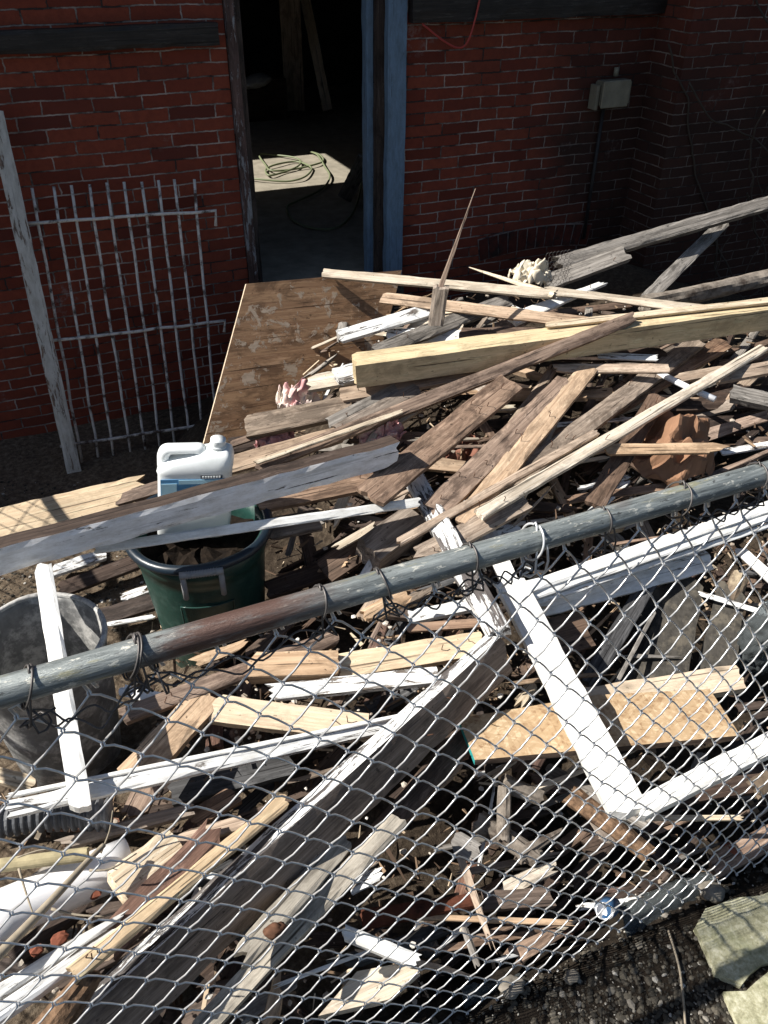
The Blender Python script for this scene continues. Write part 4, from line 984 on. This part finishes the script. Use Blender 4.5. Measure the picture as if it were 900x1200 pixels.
# corrugated pipe
pa, pb = PP((-10,965,.48)), PP((130,955,.47)); bm = bmesh.new(); pts = [pa + (pb - pa) * (k / 60) + Vector((0, 0, .02 * math.sin(math.pi * k / 60))) for k in range(61)]
n_ = 20; rings = []; a, s, n, mid = frame_at(pa, pb, .5)
for k, p in enumerate(pts):
    r = .036 + .004 * (1 if (k // 2) % 2 else -1); rings.append([bm.verts.new(p + (s * math.cos(2 * math.pi * j / n_) + n * math.sin(2 * math.pi * j / n_)) * r) for j in range(n_)])
for A, B in zip(rings, rings[1:]):
    for j in range(n_): bm.faces.new((A[j], A[(j + 1) % n_], B[(j + 1) % n_], B[j]))
bm.faces.new(rings[0]); bm.faces.new(rings[-1])
tag(link('corrugated_pipe', mesh_of(bm, 'corrugated_pipe'), MT['corr']), 'dusty black corrugated drain pipe at the left below the window frame', 'pipe')
b('plank', 'brown split board below the corrugated pipe', (80,985,.46), (215,950,.46), 14, 'taupe', .02, face=.4, rag=(.03, .03))
b('plank', 'white board along the bottom of the old window frame', (-10,958,.50), (120,915,.50), 14, 'white', .02, face=.4)
b('plank', 'pale board end on the ground left of the bucket foot', (-10,905,.36), (40,918,.36), 18, 'pale', .02, face=.3)
tag(tube('branch', spline([PP(q) for q in ((-10,1128,.66), (35,1082,.65), (70,1045,.64), (100,1012,.63), (122,990,.62))], 5), .0085, MT['twig'], taper=(1.2, .6)), 'bare curved branch lying over the white plastic pipe', 'branch')
for lab, pts, r in (('thin twig crossing the cream sawn block', ((105,1020,.63),(130,1018,.63),(160,1000,.62)), .003), ('forked twig under the bare curved branch', ((60,1065,.62),(90,1072,.61),(122,1074,.60)), .003), ('twig rising from the corrugated pipe', ((118,1000,.6),(128,975,.62),(132,950,.66)), .0025), ('twig lying along the peeled branch', ((20,1005,.62),(55,995,.62),(90,1003,.62)), .002), ('twig hanging in front of the white plastic pipe', ((22,1018,.62),(30,1045,.61),(40,1075,.6)), .003)):
    tag(tube('twig', spline([PP(q) for q in pts], 4), r, MT['twig'], n=5, taper=(1, .5)), lab, 'twig')
for (px, py, s_, lab) in ((108,1045,.022,'broken red brick piece beside the cream sawn block'), (70,1100,.018,'broken red brick piece above the white flaking boards'), (42,1114,.014,'small broken red brick piece at the far lower left'), (858,998,.032,'orange brick chunk at the right end of the mesh bottom'), (802,1087,.022,'pinkish brick lump on the dirt near the paving slab')):
    z_ = .47 if px < 200 else .17
    o = blob('brick_piece', PP((px, py, z_)), (s_, s_ * .8, s_ * .6), MT['brickbit'], .5, 1.3, lab, 'brick', 2)
    for f in o.data.polygons: f.use_smooth = False
# planks behind the mesh in the middle left
b('plank', 'brown plank slanting under the pipe rail beside the bucket', (143,838,.52), (395,745,.50), 18, 'brown', .025, face=.5)
b('plank', 'tan pine plank running under the old window frame', (152,912,.48), (245,812,.50), 36, 'tan', .03, face=.4, wmax=.12)
b('plank', 'tan board end hanging below the window frame bottom', (155,955,.44), (180,905,.46), 26, 'brown', .02, face=.4)
b('block', 'tan timber block lying below the pipe rail', (293,778,.53), (397,775,.53), 28, 'tan', .06, face=.5, cat='block', wmax=.08)
b('plank', 'sunlit tan plank right of the timber block', (396,780,.50), (566,752,.52), 28, 'fresh', .025, face=.4)
b('plank', 'white flaking short board below the sunlit tan plank', (320,810,.50), (512,790,.52), 18, 'white', .025, face=.5, rag=(.02, .004))
b('plank', 'tan plank with a square end pointing left below the timber block', (247,828,.49), (430,852,.47), 32, 'fresh', .03, face=.45)
b('plank', 'sunlit tan strip just above the white edged board', (380,862,.46), (470,850,.47), 14, 'fresh', .02, face=.3)
b('plank', 'dark mossy board under the old window frame', (200,925,.34), (340,890,.36), 34, 'char', .03, face=.4)
b('plank', 'tan triangular board end beside the pale pine strip', (225,960,.42), (275,930,.44), 22, 'brown', .02, face=.4)
b('plank', 'small brown wood piece hanging under the rail by the tie wires', (430,722,.58), (478,695,.58), 20, 'tan', .02, face=.5)
b('strip', 'reddish strip lying above the sunlit tan plank', (478,735,.5), (580,728,.52), 10, 'brown', .012, face=.4, cat='strip')
b('plank', 'grey blue board behind the reddish strip under the rail', (480,722,.46), (560,705,.47), 14, 'white', .02, face=.3)
b('paper_scrap', 'white paper scrap below the rail beside the bucket', (142,808,.5), (188,818,.5), 14, 'clean', .004, face=.3, cat='paper', rag=(.01, .01))
# lower middle
b('plank', 'grey knotted board with a rusty hinge in the lower middle', (406,982,.47), (283,1120,.53), 26, 'silver', .025, face=.45, rag=(.006, .02))
b('plank', 'long silver grey board below the knotted one', (468,958,.48), (225,1215,.54), 24, 'silver', .03, face=.5, rag=(.006, .01))
blob('rusty_hinge', PP((322,1090,.55)), (.022, .016, .012), MT['rust'], .4, 2., 'small rusty hinge on the grey knotted board', 'hinge', 3)
b('wood_piece', 'short mottled stick lying across the lower middle', (403,1091,.38), (490,1126,.38), 17, 'white', .025, face=.5, cat='stick', rag=(.01, .006))
ps = [PP(q) for q in ((372,1192,.33), (418,1135,.33), (482,1128,.31), (492,1150,.31), (455,1215,.33))]
o = prism('plywood_piece', [(q.x, q.y) for q in ps], .30, .318, W['pale']); tag(o, 'pale plywood offcut lying near the bottom edge', 'plywood')
log('rotten_beam', 'dark red rotten beam lying across under the mesh', (425,1078,.26), (560,1055,.26), 24, mat_plain('rotten_red_timber', (.12, .045, .028), .95, 0, .5, 24, 1., .1, dirt=(.035, .016, .012)), amp=.3, cat='beam')
b('stick', 'long thin tan stick below the dark red rotten beam', (490,1074,.25), (668,1081,.23), 7, 'tan', .01, face=.5, cat='stick', rag=(.02, .02))
b('stick', 'slim tan splintered stick standing across the dark red beam', (537,995,.30), (574,1103,.27), 10, 'tan', .012, face=.6, cat='stick', rag=(.02, .04), taper=(1, .6))
log('small_log', 'upright grey stump of log below the strand board', (590,985,.26), (592,922,.34), 18, MT['greylog'])
log('small_log', 'knobbly pale root beside the upright grey stump', (592,918,.33), (635,935,.3), 22, MT['greylog'], amp=.4)
log('small_log', 'grey split log lying right of the slim tan stick', (560,960,.26), (630,1008,.24), 26, MT['greylog'], amp=.25)
log('small_log', 'pale split log pointing up right below the stump', (608,1002,.25), (660,972,.25), 20, MT['greylog'], taper=(1, .3), amp=.25)
b('plank', 'light grey board scrap under the pale split log', (595,1040,.22), (645,1015,.22), 18, 'pale', .02, face=.4, rag=(.02, .02))
b('plank', 'dark flat board behind the long thin tan stick', (565,1055,.23), (648,1050,.23), 22, 'mid', .03, face=.5)
log('bark_log', 'bark covered log with a pale side right of the strand board foot', (668,930,.30), (762,1002,.26), 26, MT['barkred'], amp=.25)
b('plank', 'grey slatted board under the white sash corner', (640,900,.30), (760,965,.30), 16, 'grey', .015, face=.5)
b('strip', 'thin pale stick right of the white sash corner', (748,958,.3), (870,958,.3), 6, 'pale', .01, face=.5, cat='stick')
b('plank', 'brown plank at the right below the white sash', (835,1015,.20), (930,965,.22), 28, 'brown', .03, face=.5)
b('plank', 'dark board under the bottom rail of the white sash', (780,930,.27), (930,905,.28), 30, 'dark', .02, face=.4)
log('small_log', 'yellowish branch stump at the right edge under the sash', (885,925,.28), (915,905,.3), 26, MT['bark'])
b('stick', 'grey curved stick at the bottom of the mesh below the rotten beam', (545,1090,.24), (560,1130,.22), 8, 'grey', .01, face=.5, cat='stick')
b('bracket', 'square grey plate with a rusty bolt beside the slim tan stick', (533,985,.31), (558,1000,.31), 26, 'grey', .012, face=.6, cat='plate')
# crushed can and plastic sheet along the foot of the mesh
cc = PP((712,1064,.20)); can2 = empty('drink_can', cc, 'dented blue and silver drink can at the foot of the mesh', 'drink can')
bm = bmesh.new(); rg = lathe(bm, [(.022, -.045), (.029, -.038), (.029, .036), (.024, .046)], 24); bm.faces.new(rg[0][::-1]); bm.faces.new(rg[-1])
for v in bm.verts: v.co *= .82 + .25 * noise.noise(v.co * 30)
o = link('body', mesh_of(bm, 'body', True), MT['canblue']); o.location = cc; o.rotation_euler = (CAM - cc + Vector((-.5, 0, -.3))).to_track_quat('Z', 'Y').to_euler(); o.parent = can2; o.matrix_parent_inverse = can2.matrix_basis.inverted()
bm = bmesh.new(); rg = lathe(bm, [(.0235, .0465), (.026, .049), (.024, .05), (.021, .046)], 24); bm.faces.new(rg[-1])
for v in bm.verts: v.co *= .82 + .25 * noise.noise(v.co * 30)
o = link('lid', mesh_of(bm, 'lid', True), MT['canmetal']); o.location = cc; o.rotation_euler = (CAM - cc + Vector((-.5, 0, -.3))).to_track_quat('Z', 'Y').to_euler(); o.parent = can2; o.matrix_parent_inverse = can2.matrix_basis.inverted()
def strip_sheet(name, label, pts, wd, mat):
    bm = bmesh.new(); rows = []
    pts = spline(pts, 6)
    for i, p in enumerate(pts):
        t = (pts[min(i + 1, len(pts) - 1)] - pts[max(i - 1, 0)]).normalized(); s = t.cross(Vector((0, 0, 1))).normalized(); row = []
        for j in range(11):
            q = (j / 10 - .5); row.append(bm.verts.new(p + s * q * wd + Vector((0, 0, .035 * math.cos(q * 5) + .022 * noise.noise(Vector((i * .5, j * .7, 3)))))))
        rows.append(row)
    for A, B in zip(rows, rows[1:]):
        for j in range(10): bm.faces.new((A[j], A[j + 1], B[j + 1], B[j]))
    o = link(name, mesh_of(bm, name, True), mat); so = o.modifiers.new('thick', 'SOLIDIFY'); so.thickness = .002
    return tag(o, label, 'plastic sheet')
strip_sheet('plastic_wrap', 'long crinkled pale plastic wrap along the foot of the mesh', [PP(q) for q in ((725,1078,.18), (765,1062,.19), (800,1045,.2), (835,1033,.2))], .09, MT['sheet'])
strip_sheet('plastic_wrap', 'pale plastic scrap at the bottom edge below the rotten beam', [PP(q) for q in ((540,1166,.17), (575,1160,.17), (610,1150,.18))], .05, MT['sheet'])
tag(tube('twig', spline([P(*q, z=NEAR_Z + .015) for q in ((783,1090), (795,1130), (800,1165), (803,1200))], 4), .003, MT['twig'], n=5), 'thin dry twig lying on the dirt left of the paving slabs', 'twig')

class Soup:
    def __init__(s): s.v = []; s.f = []
    def add(s, vs, fs):
        o = len(s.v); s.v += [tuple(q) for q in vs]; s.f += [tuple(o + i for i in f) for f in fs]
    def mesh(s, name):
        me = bpy.data.meshes.new(name); me.from_pydata(s.v, [], s.f); me.update(); return me
tb = bmesh.new(); bmesh.ops.create_cube(tb, size=1); tb.verts.ensure_lookup_table(); CUBE = ([v.co.copy() for v in tb.verts], [[v.index for v in f.verts] for f in tb.faces]); tb.free()
tb = bmesh.new(); bmesh.ops.create_icosphere(tb, subdivisions=1, radius=1); tb.verts.ensure_lookup_table(); ICO = ([v.co.copy() for v in tb.verts], [[v.index for v in f.verts] for f in tb.faces]); tb.free()
# ------------------------------------------------------------------ filler scraps deep in the heap
rf = random.Random(21)
def inside(px, py):
    if px < 290 and py < 560: return False
    if px < 175 and py < 925: return False
    if px < 320 and py < 730: return False
    if py < 345: return False
    if py < 360 and px > 750: return False
    if py > 1165 - (px - 560) * .49 - 18: return False
    if abs(py - (820 - .305 * px)) < 0: return False
    return True
DEEP = 'dark weathered scrap boards lying deep in the heap'
LIT = 'brown broken boards scattered through the heap'
n1 = 0; tries = 0
while n1 < 290 and tries < 8000:
    tries += 1
    px, py = rf.uniform(180, 940), rf.uniform(345, 1190)
    if rf.random() < .12: px = rf.uniform(-10, 300); py = rf.uniform(930, 1190)
    if not inside(px, py): continue
    z = pz(px, py); p = P(px, py, z=z); far = (p - CAM).length
    upper = py < 700 - .3 * (px - 450)
    if not upper and rf.random() < .4: continue
    ang_ = rf.gauss(.65, .45) if rf.random() < .7 else rf.uniform(0, math.pi)
    L = rf.uniform(.14, .55) if upper else rf.uniform(.07, .32)
    l = L * 950 / far / 2
    A = (px - math.cos(ang_) * l, py + math.sin(ang_) * l * .75); B = (px + math.cos(ang_) * l, py - math.sin(ang_) * l * .75)
    if not (inside(*A) and inside(*B)): continue
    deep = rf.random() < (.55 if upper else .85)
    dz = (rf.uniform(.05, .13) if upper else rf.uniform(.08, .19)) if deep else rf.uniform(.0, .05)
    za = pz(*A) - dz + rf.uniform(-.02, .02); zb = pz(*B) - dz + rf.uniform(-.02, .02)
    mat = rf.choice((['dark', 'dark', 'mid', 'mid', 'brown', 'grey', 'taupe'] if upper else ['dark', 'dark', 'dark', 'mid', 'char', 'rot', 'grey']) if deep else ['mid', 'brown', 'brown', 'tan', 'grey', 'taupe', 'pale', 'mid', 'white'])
    wd = rf.uniform(.018, .075)
    random.seed(n1)
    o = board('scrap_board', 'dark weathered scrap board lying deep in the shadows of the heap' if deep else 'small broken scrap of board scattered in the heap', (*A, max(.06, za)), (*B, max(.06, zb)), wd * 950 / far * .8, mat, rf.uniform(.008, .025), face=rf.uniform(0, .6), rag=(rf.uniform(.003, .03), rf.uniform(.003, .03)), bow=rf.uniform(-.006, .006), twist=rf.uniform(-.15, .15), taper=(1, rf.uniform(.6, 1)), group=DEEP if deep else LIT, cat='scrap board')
    n1 += 1
LATHS = 'thin laths scattered over the heap'
n1 = 0
while n1 < 120:
    px, py = rf.uniform(260, 940), rf.uniform(345, 1150)
    if not inside(px, py): continue
    upper = py < 700 - .3 * (px - 450)
    if not upper and rf.random() < .5: continue
    z = pz(px, py); far = (P(px, py, z=z) - CAM).length; ang_ = rf.gauss(.5, .4); l = rf.uniform(.15, .55) * 950 / far / 2 * (1 if upper else .6)
    A = (px - math.cos(ang_) * l, py + math.sin(ang_) * l * .75); B = (px + math.cos(ang_) * l, py - math.sin(ang_) * l * .75)
    if not (inside(*A) and inside(*B)): continue
    dz = rf.uniform(-.01, .08)
    random.seed(500 + n1)
    board('lath_scrap', 'thin broken lath scattered over the heap', (*A, max(.06, pz(*A) - dz + rf.uniform(-.03, .02))), (*B, max(.06, pz(*B) - dz + rf.uniform(-.03, .02))), rf.uniform(.008, .022) * 950 / far, rf.choice(['brown', 'mid', 'dark', 'taupe', 'grey', 'pale', 'tan', 'white']), rf.uniform(.004, .01), face=rf.uniform(.1, .7), rag=(rf.uniform(.005, .05), rf.uniform(.005, .05)), bow=rf.uniform(-.008, .008), taper=(1, rf.uniform(.4, 1)), group=LATHS, cat='lath')
    n1 += 1
random.seed(99)
# splinters and chips: beyond counting
soup = Soup(); n2 = 0
while n2 < 3300:
    px, py = rf.uniform(-10, 930), rf.uniform(330, 1190)
    if not inside(px, py): continue
    low = py > 860 - .3 * (px - 450)
    if low and rf.random() < .75: continue
    p = PP((px, py, pz(px, py) - rf.uniform(.08 if low else .02, .2)))
    p.z = max(p.z, ground_z(p.x, p.y) + .004)
    L = rf.uniform(.01, .06) * (1 if rf.random() < .8 else 2.2); th = rf.uniform(.0012, .005); wd = th * rf.uniform(1, 3.5)
    m = Matrix.Translation(p) @ Matrix.Rotation(rf.uniform(0, 6.28), 4, 'Z') @ Matrix.Rotation(rf.uniform(-.5, .5), 4, 'Y') @ Matrix.Rotation(rf.uniform(-.8, .8), 4, 'X')
    k = rf.uniform(.2, 1); vs = []
    for c in CUBE[0]:
        q = k if c.x > 0 else 1
        vs.append(m @ Vector((c.x * L, c.y * wd * q, c.z * th * q)))
    soup.add(vs, CUBE[1]); n2 += 1
kc = NT('wood_splinters'); geo = kc.n('ShaderNodeNewGeometry'); cc_ = kc.ramp(geo.outputs['Random Per Island'], [(0., (.03, .019, .013)), (.45, (.10, .064, .042)), (.8, (.26, .18, .115)), (1., (.58, .48, .35))]); kc.out(cc_, .9)
tag(link('wood_splinters', soup.mesh('wood_splinters'), kc.m), 'splinters and wood chips strewn through the heap', 'splinters', kind='stuff')
# plaster crumbs
soup = Soup(); n2 = 0
while n2 < 1100:
    px, py = rf.uniform(-10, 930), rf.uniform(330, 1190)
    if not inside(px, py): continue
    if py > 860 - .3 * (px - 450) and rf.random() < .7: continue
    p = PP((px, py, pz(px, py) - rf.uniform(.0, .16))); p.z = max(p.z, ground_z(p.x, p.y) + .003)
    r = rf.choice([.002, .003, .004, .006, .009]) * rf.uniform(.7, 1.2)
    soup.add([(p.x + v.x * r * rf.uniform(.7, 1.5), p.y + v.y * r * rf.uniform(.7, 1.5), p.z + v.z * r * rf.uniform(.4, .9)) for v in ICO[0]], ICO[1]); n2 += 1
kp = NT('crumbled_plaster'); geo = kp.n('ShaderNodeNewGeometry'); kp.out(kp.ramp(geo.outputs['Random Per Island'], [(0., (.22, .17, .13)), (.5, (.42, .37, .31)), (1., (.72, .68, .62))]), .95)
tag(link('plaster_crumbs', soup.mesh('plaster_crumbs'), kp.m), 'crumbs of old plaster sprinkled through the heap', 'plaster', kind='stuff')
# gravel
soup = Soup(); n3 = 0
while n3 < 6000:
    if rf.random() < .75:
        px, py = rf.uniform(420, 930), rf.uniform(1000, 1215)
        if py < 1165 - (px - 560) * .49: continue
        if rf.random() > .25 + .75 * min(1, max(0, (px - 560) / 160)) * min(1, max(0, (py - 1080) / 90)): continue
        p = P(px, py, z=NEAR_Z); z = ground_z(p.x, p.y)
    else:
        px, py = rf.uniform(-20, 200), rf.uniform(560, 760); p = P(px, py, z=.02); z = ground_z(p.x, p.y)
    r = rf.choice([.0018, .0022, .0026, .003, .004, .005, .0075]) * rf.uniform(.7, 1.2)
    sx, sy, sz = r * rf.uniform(.8, 1.6), r * rf.uniform(.7, 1.2), r * rf.uniform(.4, .8); q = rf.uniform(0, 6.28); vs = []
    for v in ICO[0]:
        c = v * (1 + rf.uniform(-.2, .2)); x, y = c.x * sx, c.y * sy
        vs.append((p.x + x * math.cos(q) - y * math.sin(q), p.y + x * math.sin(q) + y * math.cos(q), z + .001 + c.z * sz))
    soup.add(vs, ICO[1]); n3 += 1
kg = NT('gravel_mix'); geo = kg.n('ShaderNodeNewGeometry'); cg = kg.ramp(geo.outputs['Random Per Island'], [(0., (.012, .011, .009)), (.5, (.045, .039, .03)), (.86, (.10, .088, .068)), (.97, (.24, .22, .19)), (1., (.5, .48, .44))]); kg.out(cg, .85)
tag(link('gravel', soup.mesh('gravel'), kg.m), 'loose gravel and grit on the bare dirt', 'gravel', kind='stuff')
for px, py, s_, lab in ((600,1156,.03,'pale flat stone at the foot of the mesh near the bottom'), (835,1045,.035,'dark stone between the mesh foot and the mossy slab'), (670,1145,.02,'small rounded stone on the dark dirt')):
    blob('stone', P(px, py, z=NEAR_Z + .015), (s_, s_ * .8, s_ * .5), MT['pebble'], .35, 1.6, lab, 'stone', 3)
rn = random.Random(4)
for o in BOARDS:
    L, wd, th = o['dims']
    if o.name.startswith(('plank', 'door_beam', 'painted_beam', 'square_timber')) and L > .3 and rn.random() < .55:
        for q in range(rn.randint(1, 3)):
            x = rn.choice((-1, 1)) * L * rn.uniform(.2, .46); y = rn.uniform(-.3, .3) * wd; bm = bmesh.new()
            add_tube(bm, [(x, y, th / 2 - .004), (x, y, th / 2 + rn.uniform(.004, .016)), (x + rn.uniform(-.008, .008), y + rn.uniform(-.008, .008), th / 2 + rn.uniform(.017, .028))], .0013, 5)
            nl = bpy.data.objects.new('nail', mesh_of(bm, 'nail', True)); COL.objects.link(nl); nl.data.materials.append(MT['rust']); nl.parent = o
    del o['dims']
